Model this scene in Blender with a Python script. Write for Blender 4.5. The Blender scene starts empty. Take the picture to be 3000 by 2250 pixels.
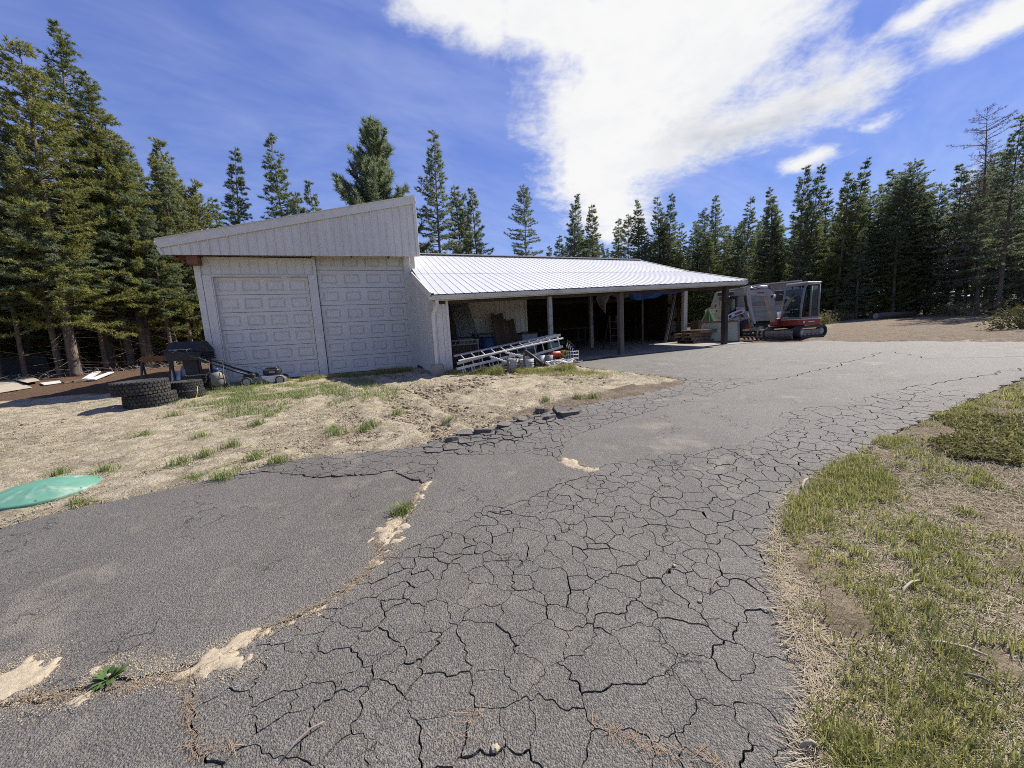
import bpy, bmesh, math, random
import numpy as np
from mathutils import Vector, Matrix
R = math.radians
SC = bpy.context.scene
COL = SC.collection

# ======================= camera =======================
cam = bpy.data.cameras.new('camera'); cam_o = bpy.data.objects.new('camera', cam); COL.objects.link(cam_o)
cam.sensor_fit = 'HORIZONTAL'; cam.sensor_width = 36.0; cam.lens = 36.0*1127/3000
cam.clip_start = .05; cam.clip_end = 3000
cam_o.matrix_world = Matrix(((.998606,.052788,0,0),(-.007562,.143057,-.989686,0),(-.052244,.988306,.143257,1.6),(0,0,0,1)))
SC.camera = cam_o

# ======================= sky, sun, exposure =======================
SUN_AZ, SUN_EL = 59.0, 47.0           # degrees clockwise from +Y, above the horizon
world = bpy.data.worlds.new('World'); SC.world = world; world.use_nodes = True
SC.view_settings.view_transform = 'Standard'; SC.view_settings.look = 'None'
SC.view_settings.gamma = 1.0; SC.view_settings.use_curve_mapping = False
SC.view_settings.exposure = 0.95
SC.cycles.use_denoising = False
world.cycles.sampling_method = 'MANUAL'; world.cycles.sample_map_resolution = 1024
SC.cycles.filter_width = 1.0
SC.cycles.max_bounces = 5; SC.cycles.diffuse_bounces = 2; SC.cycles.transparent_max_bounces = 6
SC.cycles.sample_clamp_indirect = 6

class X:
    """small wrapper so that shader math reads like math"""
    def __init__(s, nt, sock): s.nt, s.s = nt, sock
    def _m(s, op, *a, clamp=False):
        n = s.nt.nodes.new('ShaderNodeMath'); n.operation = op; n.use_clamp = clamp
        for i, v in enumerate((s,)+a):
            if isinstance(v, X): s.nt.links.new(v.s, n.inputs[i])
            else: n.inputs[i].default_value = v
        return X(s.nt, n.outputs[0])
    def __add__(s, o): return s._m('ADD', o)
    def __radd__(s, o): return s._m('ADD', o)
    def __sub__(s, o): return s._m('SUBTRACT', o)
    def __rsub__(s, o): return (s*-1.0)+o
    def __mul__(s, o): return s._m('MULTIPLY', o)
    def __rmul__(s, o): return s._m('MULTIPLY', o)
    def __truediv__(s, o): return s._m('DIVIDE', o)
    def min(s, o): return s._m('MINIMUM', o)
    def max(s, o): return s._m('MAXIMUM', o)
    def pow(s, o): return s._m('POWER', o)
    def clamp(s): return s._m('ADD', 0.0, clamp=True)
    def sqrt(s): return s._m('SQRT')
    def ramp(s, a, b):          # smooth 0..1 between a and b
        n = s.nt.nodes.new('ShaderNodeMapRange'); n.interpolation_type = 'SMOOTHSTEP'
        s.nt.links.new(s.s, n.inputs[0]); n.inputs[1].default_value = a; n.inputs[2].default_value = b
        return X(s.nt, n.outputs[0])
def mixc(nt, fac, a, b):
    n = nt.nodes.new('ShaderNodeMix'); n.data_type = 'RGBA'
    for i, v in ((0, fac), (6, a), (7, b)):
        if isinstance(v, X): nt.links.new(v.s, n.inputs[i])
        elif i == 0: n.inputs[0].default_value = v
        else: n.inputs[i].default_value = (*v, 1) if len(v) == 3 else v
    return X(nt, n.outputs[2])
def xyz(nt, vec):
    n = nt.nodes.new('ShaderNodeSeparateXYZ'); nt.links.new(vec.s, n.inputs[0]); return [X(nt, o) for o in n.outputs]
def comb(nt, a, b, c):
    n = nt.nodes.new('ShaderNodeCombineXYZ')
    for i, v in enumerate((a, b, c)):
        if isinstance(v, X): nt.links.new(v.s, n.inputs[i])
        else: n.inputs[i].default_value = v
    return X(nt, n.outputs[0])
def noise(nt, vec, scale, detail=4, rough=.55, dist=0):
    n = nt.nodes.new('ShaderNodeTexNoise'); nt.links.new(vec.s, n.inputs['Vector'])
    n.inputs['Scale'].default_value = scale; n.inputs['Detail'].default_value = detail
    n.inputs['Roughness'].default_value = rough; n.inputs['Distortion'].default_value = dist
    return X(nt, n.outputs['Fac'])

def build_sky():
    nt = world.node_tree; nt.nodes.clear()
    sky = nt.nodes.new('ShaderNodeTexSky'); sky.sky_type = 'NISHITA'; sky.sun_disc = False
    sky.sun_elevation = R(SUN_EL); sky.sun_rotation = R(SUN_AZ)
    sky.altitude = 1300; sky.air_density = 1.0; sky.dust_density = 0.0; sky.ozone_density = 3.0
    tc = nt.nodes.new('ShaderNodeTexCoord'); d = X(nt, tc.outputs['Generated'])
    dx, dy, dz = xyz(nt, d)
    den = dz.max(0.0)+.2
    px, py = dx/den, dy/den                       # where the ray meets the cloud deck
    P = comb(nt, px, py, 0.0)
    n1 = noise(nt, P, 2.6, 5, .6, .4); n2 = noise(nt, P, 11.0, 4, .7, .3); n3 = noise(nt, P, 42.0, 3, .6, .2)
    warp = (n1-.5)*.36+(n2-.5)*.22+(n3-.5)*.06
    sd = None
    for (ax, ay, bx, by, r) in [(0.473,0.9446,0.4396,1.377,0.3756),(0.3834,1.377,0.4386,1.807,0.301),(0.4538,1.808,0.6501,2.297,0.236),(0.63,1.57,0.9924,1.293,0.242),(0.2177,1.079,0.0955,1.032,0.1313),(-0.1295,0.9802,-0.0184,1.035,0.1154),(1.178,1.073,1.23,0.9618,0.09806),(0.9974,1.034,1.016,0.9511,0.06706),(1.182,1.608,1.198,1.562,0.09001),(1.257,1.391,1.261,1.349,0.05321),(1.782,1.533,2.042,1.819,0.02333),(0.265,0.6125,0.5126,0.7738,0.1678)]:
        ex, ey = bx-ax, by-ay; L2 = ex*ex+ey*ey
        t = (((px-ax)*ex+(py-ay)*ey)/L2)._m('ADD', 0.0, clamp=True)
        qx, qy = px-ax-t*ex, py-ay-t*ey
        s = ((qx*qx+qy*qy).sqrt()-r)
        s = s if r > .2 else s*2.2
        if sd is None: sd = s
        else:
            n = nt.nodes.new('ShaderNodeMath'); n.operation = 'SMOOTH_MIN'; n.inputs[2].default_value = .1
            nt.links.new(sd.s, n.inputs[0]); nt.links.new(s.s, n.inputs[1]); sd = X(nt, n.outputs[0])
    body = (warp-sd).ramp(-.03, .17)
    shade = noise(nt, P, 1.9, 3, .6, .6)
    dusk = None
    for (ax, ay, bx, by, r) in [(0.8037,1.485,0.9847,1.337,0.171),(0.8414,1.827,0.9177,1.741,0.1331)]:
        ex, ey = bx-ax, by-ay; L2 = ex*ex+ey*ey
        t = (((px-ax)*ex+(py-ay)*ey)/L2)._m('ADD', 0.0, clamp=True)
        qx, qy = px-ax-t*ex, py-ay-t*ey
        s = (qx*qx+qy*qy).sqrt()-r
        dusk = s if dusk is None else dusk.min(s)
    grey = ((n1-.5)*.6-dusk).ramp(-.1, .2)*1.0
    cc = mixc(nt, grey, (5.1, 5.1, 5.1), (2.6, 2.8, 3.3))
    cc = mixc(nt, (shade*.6+n2*.4).ramp(.42, .68)*.55, cc, (4.3, 4.45, 4.7))
    # high thin veil drawn out across the sky
    st = comb(nt, px*.55+py*.8, py*1.5-px*1.2, 0.0)
    v1 = noise(nt, st, 1.5, 4, .62, .8); v2 = noise(nt, st, 6, 3, .6, .4)
    veil = (v1*.7+v2*.3).ramp(.3, .8)*.2
    hs = nt.nodes.new('ShaderNodeHueSaturation'); nt.links.new(sky.outputs[0], hs.inputs['Color'])
    hs.inputs['Hue'].default_value = .522; hs.inputs['Saturation'].default_value = 1.08; hs.inputs['Value'].default_value = 1.0
    r_, g_, b_ = xyz(nt, X(nt, hs.outputs[0])); k_ = 7.6/(b_+4.07) if False else (b_+4.07).pow(-1.0)*7.2     # eyes and cameras roll off the brightest sky
    base = mixc(nt, veil, comb(nt, r_*k_*.97, g_*k_, b_*k_*1.04), (4.6, 4.9, 5.9))
    fin = mixc(nt, body, base, cc)
    bg = nt.nodes.new('ShaderNodeBackground'); bg.inputs['Strength'].default_value = .096
    out = nt.nodes.new('ShaderNodeOutputWorld')
    nt.links.new(fin.s, bg.inputs['Color']); nt.links.new(bg.outputs[0], out.inputs[0])
build_sky()

sun = bpy.data.lights.new('sun', 'SUN'); sun_o = bpy.data.objects.new('sun', sun); COL.objects.link(sun_o)
sun.energy = 4.2; sun.angle = R(.53); sun.color = (1.0, .95, .87)
_sd = Vector((math.sin(R(SUN_AZ))*math.cos(R(SUN_EL)), math.cos(R(SUN_AZ))*math.cos(R(SUN_EL)), math.sin(R(SUN_EL))))
sun_o.rotation_euler = _sd.to_track_quat('Z', 'Y').to_euler()
sun_o.location = _sd*60

# ======================= helpers =======================
rnd = random.Random(7)
rng = np.random.default_rng(7)
# ---- terrain height: a thin-plate surface through surveyed spots (x, y, z) ----
SPOTS = np.array([
 (0,0,0),(0,-5,-.15),(-4.6,3.2,.12),(2,2.4,.08),(-1,4.3,.21),(.9,5.6,.30),(3.3,7,.36),(4.7,4.2,.24),(7.3,5.4,.36),
 (-8.6,11.4,.40),(-6,12.4,.39),(-3.4,13.4,.39),(-2.1,10.4,.46),(1.2,11.4,.52),(3.6,12.4,.55),(7.9,14.1,.58),(3,16,.60),(-2,18,.50),(-6,20,.45),
 (-8,8.5,.33),(-12,9,.34),(-23,19,.5),(11,15,.56),(11,11.5,.54),(16,12,.6),(32,30,.95),(20,24,.8),(-40,30,.6),(0,45,1.0),(60,60,1.4),(-60,60,.9),(60,0,.8),(-60,0,.3),(0,-40,-.5),(0,90,1.4)],float)
def _tps_fit():
    n=len(SPOTS); P=SPOTS[:,:2]; d=np.hypot(P[:,None,0]-P[None,:,0],P[:,None,1]-P[None,:,1])
    K=np.where(d>0,d*d*np.log(d+1e-12),0)+np.eye(n)*.05
    Q=np.c_[np.ones(n),P]; A=np.zeros((n+3,n+3)); A[:n,:n]=K; A[:n,n:]=Q; A[n:,:n]=Q.T
    return np.linalg.solve(A,np.r_[SPOTS[:,2],0,0,0])
_TW=_tps_fit()
def zg(x,y):
    x=np.asarray(x,float); y=np.asarray(y,float); sh=x.shape; x=x.ravel(); y=y.ravel()
    r=np.hypot(x,y); k=np.where(r>85,85/np.maximum(r,1e-6),1.); x=x*k; y=y*k
    z=_TW[-3]+_TW[-2]*x+_TW[-1]*y
    for (a,b,_),w in zip(SPOTS,_TW): 
        d2=(x-a)**2+(y-b)**2; z=z+w*.5*d2*np.log(d2+1e-12)
    return z.reshape(sh) if sh else float(z[0])


def tag(o, label=None, cat=None, group=None, kind=None):
    if label: o['label'] = label
    if cat: o['category'] = cat
    if group: o['group'] = group
    if kind: o['kind'] = kind
    return o
def thing(name, label, cat, loc=(0,0,0), rz=0, group=None):
    o = bpy.data.objects.new(name, None); COL.objects.link(o)
    o.location = loc; o.rotation_euler = (0,0,rz); o.empty_display_size = .2
    return tag(o, label, cat, group)
def obj(name, me, mat, parent=None):
    o = bpy.data.objects.new(name, me); COL.objects.link(o)
    if mat is not None and not me.materials: me.materials.append(mat)
    if parent is not None: o.parent = parent
    return o
def copy_tree(o, parent=None):
    c = o.copy(); COL.objects.link(c); c.parent = parent
    for ch in list(o.children): copy_tree(ch, c)
    return c
def mesh_np(name, verts, tris=None, polys=None, smooth=False):
    me = bpy.data.meshes.new(name)
    if tris is not None:
        tris = np.asarray(tris, np.int32); verts = np.asarray(verts, np.float32)
        me.vertices.add(len(verts)); me.vertices.foreach_set('co', verts.ravel())
        k = tris.shape[1]; me.loops.add(tris.size); me.loops.foreach_set('vertex_index', tris.ravel())
        me.polygons.add(len(tris)); me.polygons.foreach_set('loop_start', np.arange(0, tris.size, k, dtype=np.int32))
        if smooth: me.polygons.foreach_set('use_smooth', np.ones(len(tris), bool))
        me.update(calc_edges=True); me.validate()
    else:
        me.from_pydata([tuple(v) for v in verts], [], polys); me.update()
        if smooth: me.polygons.foreach_set('use_smooth', np.ones(len(me.polygons), bool))
    return me

class MB:
    """collects boxes, bars, tubes, lathes and prisms into one mesh"""
    def __init__(s): s.v, s.f, s.sm = [], [], []
    def add(s, vs, fs, smooth=False):
        k = len(s.v); s.v += [tuple(v) for v in vs]; s.f += [tuple(i+k for i in f) for f in fs]; s.sm += [smooth]*len(fs); return s
    def box(s, c, d, m=None, bev=0.0):
        hx, hy, hz = d[0]/2, d[1]/2, d[2]/2
        b = min(bev, hx*.9, hy*.9, hz*.9)
        if b <= 0:
            vs = [Vector((x*hx, y*hy, z*hz)) for z in (-1,1) for y in (-1,1) for x in (-1,1)]
            fs = [(0,2,3,1),(4,5,7,6),(0,1,5,4),(2,6,7,3),(0,4,6,2),(1,3,7,5)]
        else:
            vs, fs, ix = [], [], {}
            for sx in (-1,1):
                for sy in (-1,1):
                    for sz in (-1,1):
                        for a, p in enumerate(((sx*(hx-b), sy*(hy-b), sz*hz), (sx*(hx-b), sy*hy, sz*(hz-b)), (sx*hx, sy*(hy-b), sz*(hz-b)))):
                            ix[sx,sy,sz,a] = len(vs); vs.append(Vector(p))
            def q(*k): fs.append(tuple(ix[i] for i in k))
            for sz in (-1,1):
                k = [(-1,-1,sz,0),(1,-1,sz,0),(1,1,sz,0),(-1,1,sz,0)]; q(*(k if sz > 0 else k[::-1]))
            for sy in (-1,1):
                k = [(-1,sy,-1,1),(1,sy,-1,1),(1,sy,1,1),(-1,sy,1,1)]; q(*(k if sy < 0 else k[::-1]))
            for sx in (-1,1):
                k = [(sx,-1,-1,2),(sx,1,-1,2),(sx,1,1,2),(sx,-1,1,2)]; q(*(k if sx > 0 else k[::-1]))
            for sx in (-1,1):
                for sy in (-1,1):
                    k = [(sx,sy,-1,1),(sx,sy,-1,2),(sx,sy,1,2),(sx,sy,1,1)]; q(*(k if sx*sy < 0 else k[::-1]))
                for sz in (-1,1):
                    k = [(sx,-1,sz,0),(sx,-1,sz,2),(sx,1,sz,2),(sx,1,sz,0)]; q(*(k if sx*sz < 0 else k[::-1]))
            for sy in (-1,1):
                for sz in (-1,1):
                    k = [(-1,sy,sz,0),(-1,sy,sz,1),(1,sy,sz,1),(1,sy,sz,0)]; q(*(k if sy*sz > 0 else k[::-1]))
            for sx in (-1,1):
                for sy in (-1,1):
                    for sz in (-1,1):
                        k = [(sx,sy,sz,0),(sx,sy,sz,1),(sx,sy,sz,2)]; q(*(k if sx*sy*sz < 0 else k[::-1]))
        M = m if m is not None else Matrix.Identity(3)
        if len(M) == 4: vs = [M @ v + Vector(c) for v in vs]
        else: vs = [M @ v + Vector(c) for v in vs]
        return s.add(vs, fs)
    def bar(s, a, b, w, h, up=(0,0,1), bev=0.0):
        a, b = Vector(a), Vector(b); x = b-a; L = x.length; x.normalize()
        y = Vector(up).cross(x)
        if y.length < 1e-4: y = Vector((0,1,0)).cross(x)
        y.normalize(); z = x.cross(y)
        return s.box((a+b)/2, (L, w, h), Matrix((x, y, z)).transposed(), bev)
    def cyl(s, a, b, r0, r1=None, n=12, cap=True, smooth=True):
        return s.tube([a, b], [r0, r0 if r1 is None else r1], n, cap, smooth)
    def tube(s, pts, r, n=8, cap=True, smooth=True, closed=False):
        pts = [Vector(p) for p in pts]; k = len(pts)
        if not hasattr(r, '__len__'): r = [r]*k
        vs, fs = [], []; prev = None
        for i, p in enumerate(pts):
            t = (pts[(i+1) % k]-pts[i-1]) if closed else (pts[min(i+1, k-1)]-pts[max(i-1, 0)])
            t.normalize()
            if prev is None:
                a = Vector((0,0,1)) if abs(t.z) < .9 else Vector((1,0,0)); x = a.cross(t)
            else:
                x = prev-t*prev.dot(t)
            x.normalize(); prev = x; y = t.cross(x)
            for j in range(n):
                q = 2*math.pi*j/n; vs.append(p+(x*math.cos(q)+y*math.sin(q))*r[i])
        m = k if closed else k-1
        for i in range(m):
            i2 = (i+1) % k
            for j in range(n): fs.append((i*n+j, i*n+(j+1) % n, i2*n+(j+1) % n, i2*n+j))
        s.add(vs, fs, smooth)
        if cap and not closed:
            b = len(s.v)-len(vs)
            s.f.append(tuple(b+j for j in range(n))[::-1]); s.f.append(tuple(b+(k-1)*n+j for j in range(n))); s.sm += [False, False]
        return s
    def lathe(s, prof, c=(0,0,0), axis='z', n=24, smooth=True, m=None):
        vs, fs = [], []; k = len(prof)
        for (r, z) in prof:
            for j in range(n):
                q = 2*math.pi*j/n; v = Vector((r*math.cos(q), r*math.sin(q), z))
                if axis == 'x': v = Vector((v.z, v.x, v.y))
                elif axis == 'y': v = Vector((v.y, v.z, v.x))
                if m is not None: v = m @ v
                vs.append(v+Vector(c))
        for i in range(k-1):
            for j in range(n): fs.append((i*n+j, i*n+(j+1) % n, (i+1)*n+(j+1) % n, (i+1)*n+j))
        return s.add(vs, fs, smooth)
    def prism(s, poly, a, b, plane='xz'):
        """2-D outline extruded between a and b along the third axis"""
        def P(p, t): return {'xz': (p[0], t, p[1]), 'yz': (t, p[0], p[1]), 'xy': (p[0], p[1], t)}[plane]
        n = len(poly); vs = [P(p, a) for p in poly]+[P(p, b) for p in poly]
        fs = [tuple(range(n)), tuple(range(2*n-1, n-1, -1))]+[(i, n+i, n+(i+1) % n, (i+1) % n) for i in range(n)]
        return s.add(vs, fs)
    def mesh(s, name='mesh'):
        me = bpy.data.meshes.new(name); me.from_pydata(s.v, [], s.f); me.update()
        if any(s.sm): me.polygons.foreach_set('use_smooth', s.sm[:len(me.polygons)])
        bm = bmesh.new(); bm.from_mesh(me); bmesh.ops.recalc_face_normals(bm, faces=bm.faces); bm.to_mesh(me); bm.free()
        return me
    def build(s, name, mat, parent=None): return obj(name, s.mesh(name), mat, parent)

# numpy value noise
_perm = np.random.default_rng(3).random((256, 256))
def vnoise(x, y):
    xi, yi = np.floor(x).astype(int), np.floor(y).astype(int); fx, fy = x-xi, y-yi
    fx = fx*fx*(3-2*fx); fy = fy*fy*(3-2*fy)
    g = lambda a, b: _perm[a & 255, b & 255]
    return (g(xi, yi)*(1-fx)+g(xi+1, yi)*fx)*(1-fy)+(g(xi, yi+1)*(1-fx)+g(xi+1, yi+1)*fx)*fy-.5
def fbm(x, y, s, o=4, seed=0):
    t = 0; a = 1
    for k in range(o): t = t+a*vnoise(x*s+17.3*k+seed, y*s+5.1*k-seed*1.7); s *= 2.03; a *= .5
    return t
def inside(poly, x, y):
    p = np.asarray(poly); r = np.zeros(np.shape(x), bool); n = len(p)
    for i in range(n):
        x0, y0 = p[i]; x1, y1 = p[(i+1) % n]
        if y0 == y1: continue
        c = ((y0 > y) != (y1 > y)) & (x < (x1-x0)*(y-y0)/(y1-y0)+x0); r ^= c
    return r
def pdist(poly, x, y, closed=True):
    p = np.asarray(poly); d = np.full(np.shape(x), 1e9); n = len(p)
    for i in range(n if closed else n-1):
        a, b = p[i], p[(i+1) % n]; e = b-a; L = max(e@e, 1e-9)
        t = np.clip(((x-a[0])*e[0]+(y-a[1])*e[1])/L, 0, 1)
        d = np.minimum(d, np.hypot(x-a[0]-t*e[0], y-a[1]-t*e[1]))
    return d
def sdist(poly, x, y): return np.where(inside(poly, x, y), -1, 1)*pdist(poly, x, y)
def sstep(a, b, t): t = np.clip((t-a)/(b-a), 0, 1); return t*t*(3-2*t)

# ---- materials ----
def new_mat(name):
    m = bpy.data.materials.new(name); m.use_nodes = True; nt = m.node_tree; nt.nodes.clear()
    b = nt.nodes.new('ShaderNodeBsdfPrincipled'); o = nt.nodes.new('ShaderNodeOutputMaterial'); nt.links.new(b.outputs[0], o.inputs[0])
    tc = nt.nodes.new('ShaderNodeTexCoord')
    return m, nt, b, X(nt, tc.outputs['Object'])
def set_bump(nt, b, h, dist=.01, strength=.6):
    n = nt.nodes.new('ShaderNodeBump'); n.inputs['Distance'].default_value = dist; n.inputs['Strength'].default_value = strength
    nt.links.new(h.s, n.inputs['Height']); nt.links.new(n.outputs[0], b.inputs['Normal'])
def surf(name, c1, c2=None, scale=6, rough=.6, metal=0, bump=0, bscale=None, spec=.4, dirt=None, dirt_amt=.0, dscale=2.2, stretch=None, island=0, trans=0):
    """painted, wooden, rubber or metal surface with mottling, grime and fine relief"""
    m, nt, b, co = new_mat(name)
    if stretch:
        x, y, z = xyz(nt, co); co2 = comb(nt, x*stretch[0], y*stretch[1], z*stretch[2])
    else: co2 = co
    c2 = c2 or tuple(min(1, k*.8) for k in c1)
    n = noise(nt, co2, scale, 6, .6)
    col = mixc(nt, n.ramp(.3, .7), c1, c2)
    if dirt:
        g = noise(nt, co, dscale, 7, .65, .5)
        col = mixc(nt, g.ramp(.52, .74)*dirt_amt, col, dirt)
    if island:
        ge = nt.nodes.new('ShaderNodeNewGeometry'); rr = X(nt, ge.outputs['Random Per Island'])
        oi = nt.nodes.new('ShaderNodeObjectInfo'); r2 = X(nt, oi.outputs['Random'])
        hs = nt.nodes.new('ShaderNodeHueSaturation'); nt.links.new(col.s, hs.inputs['Color'])
        nt.links.new(((rr+r2)*island+(1-island)).s, hs.inputs['Value']); col = X(nt, hs.outputs[0])
    nt.links.new(col.s, b.inputs['Base Color'])
    b.inputs['Metallic'].default_value = metal; b.inputs['Specular IOR Level'].default_value = spec
    rn = noise(nt, co2, scale*2.3, 4)
    nt.links.new((rn*.3+(rough-.15)).clamp().s, b.inputs['Roughness'])
    if bump: set_bump(nt, b, noise(nt, co2, bscale or scale*4, 5, .6), bump, .8)
    if trans: b.inputs['Transmission Weight'].default_value = trans
    return m

# ======================= ground materials =======================
def mat_terrain():
    m, nt, b, co = new_mat('soil')
    at = nt.nodes.new('ShaderNodeAttribute'); at.attribute_name = 'zone'
    sp = nt.nodes.new('ShaderNodeSeparateColor'); nt.links.new(at.outputs['Color'], sp.inputs[0])
    red, lit, ver = [X(nt, o) for o in sp.outputs]
    n0 = noise(nt, co, .9, 5, .6); n1 = noise(nt, co, 4.5, 8, .68, .6); n2 = noise(nt, co, 26, 6, .7, .8); n3 = noise(nt, co, 120, 3, .6)
    x, y, z = xyz(nt, co); fib = noise(nt, comb(nt, x*14+y*9, y*70-x*40, 0.0), 1.0, 4, .6, 1.2)
    sand = mixc(nt, n1.ramp(.40, .60), (.57, .485, .345), (.36, .30, .20))
    sand = mixc(nt, n2.ramp(.52, .70)*.8, sand, (.19, .155, .10))
    sand = mixc(nt, fib.ramp(.55, .7)*.7, sand, (.60, .52, .365))
    sand = mixc(nt, (n0.ramp(.5, .7)*n2.ramp(.35, .6))*.35, sand, (.27, .26, .13))
    sand = mixc(nt, (noise(nt, co, 1.7, 4, .6).ramp(.56, .66)*n2.ramp(.38, .56))*.75, sand, (.20, .17, .13))
    litt = mixc(nt, n2.ramp(.35, .65), (.08, .05, .032), (.19, .12, .075))
    litt = mixc(nt, (n1.ramp(.55, .7)*n3.ramp(.4, .6))*.8, litt, (.24, .16, .09))
    redd = mixc(nt, n1.ramp(.35, .65), (.27, .215, .15), (.175, .135, .095))
    redd = mixc(nt, n2.ramp(.55, .75)*.6, redd, (.40, .335, .24))
    soil = mixc(nt, n1.ramp(.35, .65), (.32, .255, .17), (.20, .155, .10))
    soil = mixc(nt, fib.ramp(.5, .7)*.8, soil, (.40, .33, .23))
    j = (n1-.5)*.9+(n2-.5)*.3
    col = mixc(nt, (red+j*red*1.4).ramp(.3, .7), sand, redd)
    col = mixc(nt, (lit+j*.9*lit.ramp(.02, .3)).ramp(.3, .65), col, litt)
    col = mixc(nt, (ver+j*.6*ver.ramp(.02, .3)).ramp(.3, .65), col, soil)
    nt.links.new(col.s, b.inputs['Base Color']); b.inputs['Roughness'].default_value = .95; b.inputs['Specular IOR Level'].default_value = .15
    set_bump(nt, b, n1*.8+n2*.7+n3*.2+fib*.35, .075, 1.0)
    return m
def mat_asphalt():
    m, nt, b, co = new_mat('asphalt')
    n0 = noise(nt, co, .8, 5, .6, .3); n1 = noise(nt, co, 3.2, 6, .6, .4); g = noise(nt, co, 95, 3, .7); g2 = noise(nt, co, 260, 2, .6)
    vo = nt.nodes.new('ShaderNodeTexVoronoi'); vo.inputs['Scale'].default_value = 150; nt.links.new(co.s, vo.inputs['Vector']); vd = X(nt, vo.outputs['Distance'])
    vr = nt.nodes.new('ShaderNodeSeparateColor'); nt.links.new(vo.outputs['Color'], vr.inputs[0]); vc = X(nt, vr.outputs[0])
    col = mixc(nt, n0.ramp(.32, .68), (.208, .187, .158), (.156, .139, .116))
    col = mixc(nt, g.ramp(.40, .58)*.7, col, (.048, .043, .037))
    col = mixc(nt, (vc.ramp(.8, .86)*vd.ramp(.55, .2))*.45, col, (.36, .34, .31))
    col = mixc(nt, (vc.ramp(.12, .04))*.6, col, (.05, .048, .046))
    dust = (n1*.55+n0*.45).ramp(.53, .68)
    col = mixc(nt, dust*g2.ramp(.3, .62)*.6, col, (.33, .285, .225))
    # hairline cracks here and there
    wx = comb(nt, noise(nt, co, 6, 4), noise(nt, co, 6.7, 4, .6, 1.0), 0.0)
    va = nt.nodes.new('ShaderNodeVectorMath'); va.operation = 'MULTIPLY_ADD'; nt.links.new(wx.s, va.inputs[0]); va.inputs[1].default_value = (.22, .22, 0); nt.links.new(co.s, va.inputs[2])
    v2 = nt.nodes.new('ShaderNodeTexVoronoi'); v2.feature = 'DISTANCE_TO_EDGE'; v2.inputs['Scale'].default_value = 6.5; nt.links.new(va.outputs[0], v2.inputs['Vector'])
    hair = X(nt, v2.outputs['Distance']).ramp(.022, .008)*noise(nt, co, 2.1, 4, .6).ramp(.57, .64)
    col = mixc(nt, hair*.85, col, (.02, .019, .018))
    nt.links.new(col.s, b.inputs['Base Color']); b.inputs['Roughness'].default_value = .72; b.inputs['Specular IOR Level'].default_value = .5
    set_bump(nt, b, g*.8+vd*.5+g2*.2-hair*.8, .011, 1.0)
    return m
def mat_blade(name, cols, rough=.6, trans=.25):
    """leaf blades: colour differs from blade to blade"""
    m, nt, b, co = new_mat(name)
    ge = nt.nodes.new('ShaderNodeNewGeometry'); r = X(nt, ge.outputs['Random Per Island'])
    cr = nt.nodes.new('ShaderNodeValToRGB'); nt.links.new(r.s, cr.inputs[0])
    el = cr.color_ramp.elements
    while len(el) < len(cols): el.new(.5)
    for i, c in enumerate(cols): el[i].position = i/(len(cols)-1); el[i].color = (*c, 1)
    big = noise(nt, co, .55, 3)
    col = mixc(nt, big.ramp(.3, .7)*.35, X(nt, cr.outputs[0]), tuple(k*.6 for k in cols[0]))
    nt.links.new(col.s, b.inputs['Base Color']); b.inputs['Roughness'].default_value = rough; b.inputs['Specular IOR Level'].default_value = .25
    if trans:
        tr = nt.nodes.new('ShaderNodeBsdfTranslucent'); nt.links.new(col.s, tr.inputs[0]); mx = nt.nodes.new('ShaderNodeMixShader'); mx.inputs[0].default_value = trans
        out = [n for n in nt.nodes if n.type == 'OUTPUT_MATERIAL'][0]
        nt.links.new(b.outputs[0], mx.inputs[1]); nt.links.new(tr.outputs[0], mx.inputs[2]); nt.links.new(mx.outputs[0], out.inputs[0])
    return m
M_SOIL = mat_terrain(); M_ASPH = mat_asphalt()
M_SANDF = surf('loose_sand', (.45,.375,.26), (.34,.28,.19), 60, .95, bump=.006, bscale=180, dirt=(.2,.13,.08), dirt_amt=.6, dscale=40)
M_CONC = surf('concrete', (.29,.265,.225), (.20,.18,.155), 3, .85, bump=.003, bscale=60, dirt=(.12,.1,.08), dirt_amt=.7)
M_BASE = surf('road_base', (.045,.036,.028), (.085,.066,.05), 20, .95, bump=.01)

# ======================= plan of the yard =======================
ASPH = [(-14,-9),(-14,-2),(-9,.65)]+[(-4.519,3.171),(-3.971,3.504),(-3.238,3.918),(-2.897,4.182),(-2.474,4.411),(-1.675,4.451),(-1.126,4.562),(-0.914,4.805),(-0.492,5.04),(-0.028,5.362),(0.383,5.624),(0.941,5.901),(1.685,6.273),(2.387,6.649),(3.226,7.18),(3.485,7.489),(3.131,8.111),(2.733,8.695),(2.201,9.412),(1.817,10.066),(1.884,10.963),(3.607,12.15),(6.023,13.441),(8.091,14.426),(8.961,14.74),(10.235,13.803),(11.395,14.18),(11.336,12.692),(12.451,11.616),(13.372,9.969),(13.751,8.526)]+[(13.5,8.6)]+[(8.1,5.979),(7.357,5.609),(5.663,4.793),(4.418,4.21),(3.572,3.751),(2.802,3.316),(2.279,2.983),(1.948,2.671),(1.682,2.362),(1.483,1.992),(1.346,1.69),(1.249,1.46),(1.15,1.292),(0.997,1.126)]+[(.95,.4),(.8,-9)]
SLAB_L = [(9.7,-4.0),(17.5,-4.0),(17.5,6.0),(9.7,6.0)]       # concrete floor of the shed, shed coordinates
AX = Vector((-8.596,11.647,0)); AZ = R(22.0)
def B(a, b, c=0.0):          # shed coordinates (along the front, depth, height) to the world
    return Vector((AX.x+a*math.cos(AZ)-b*math.sin(AZ), AX.y+a*math.sin(AZ)+b*math.cos(AZ), c))
SLAB = [tuple(B(*p)[:2]) for p in SLAB_L]
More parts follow.
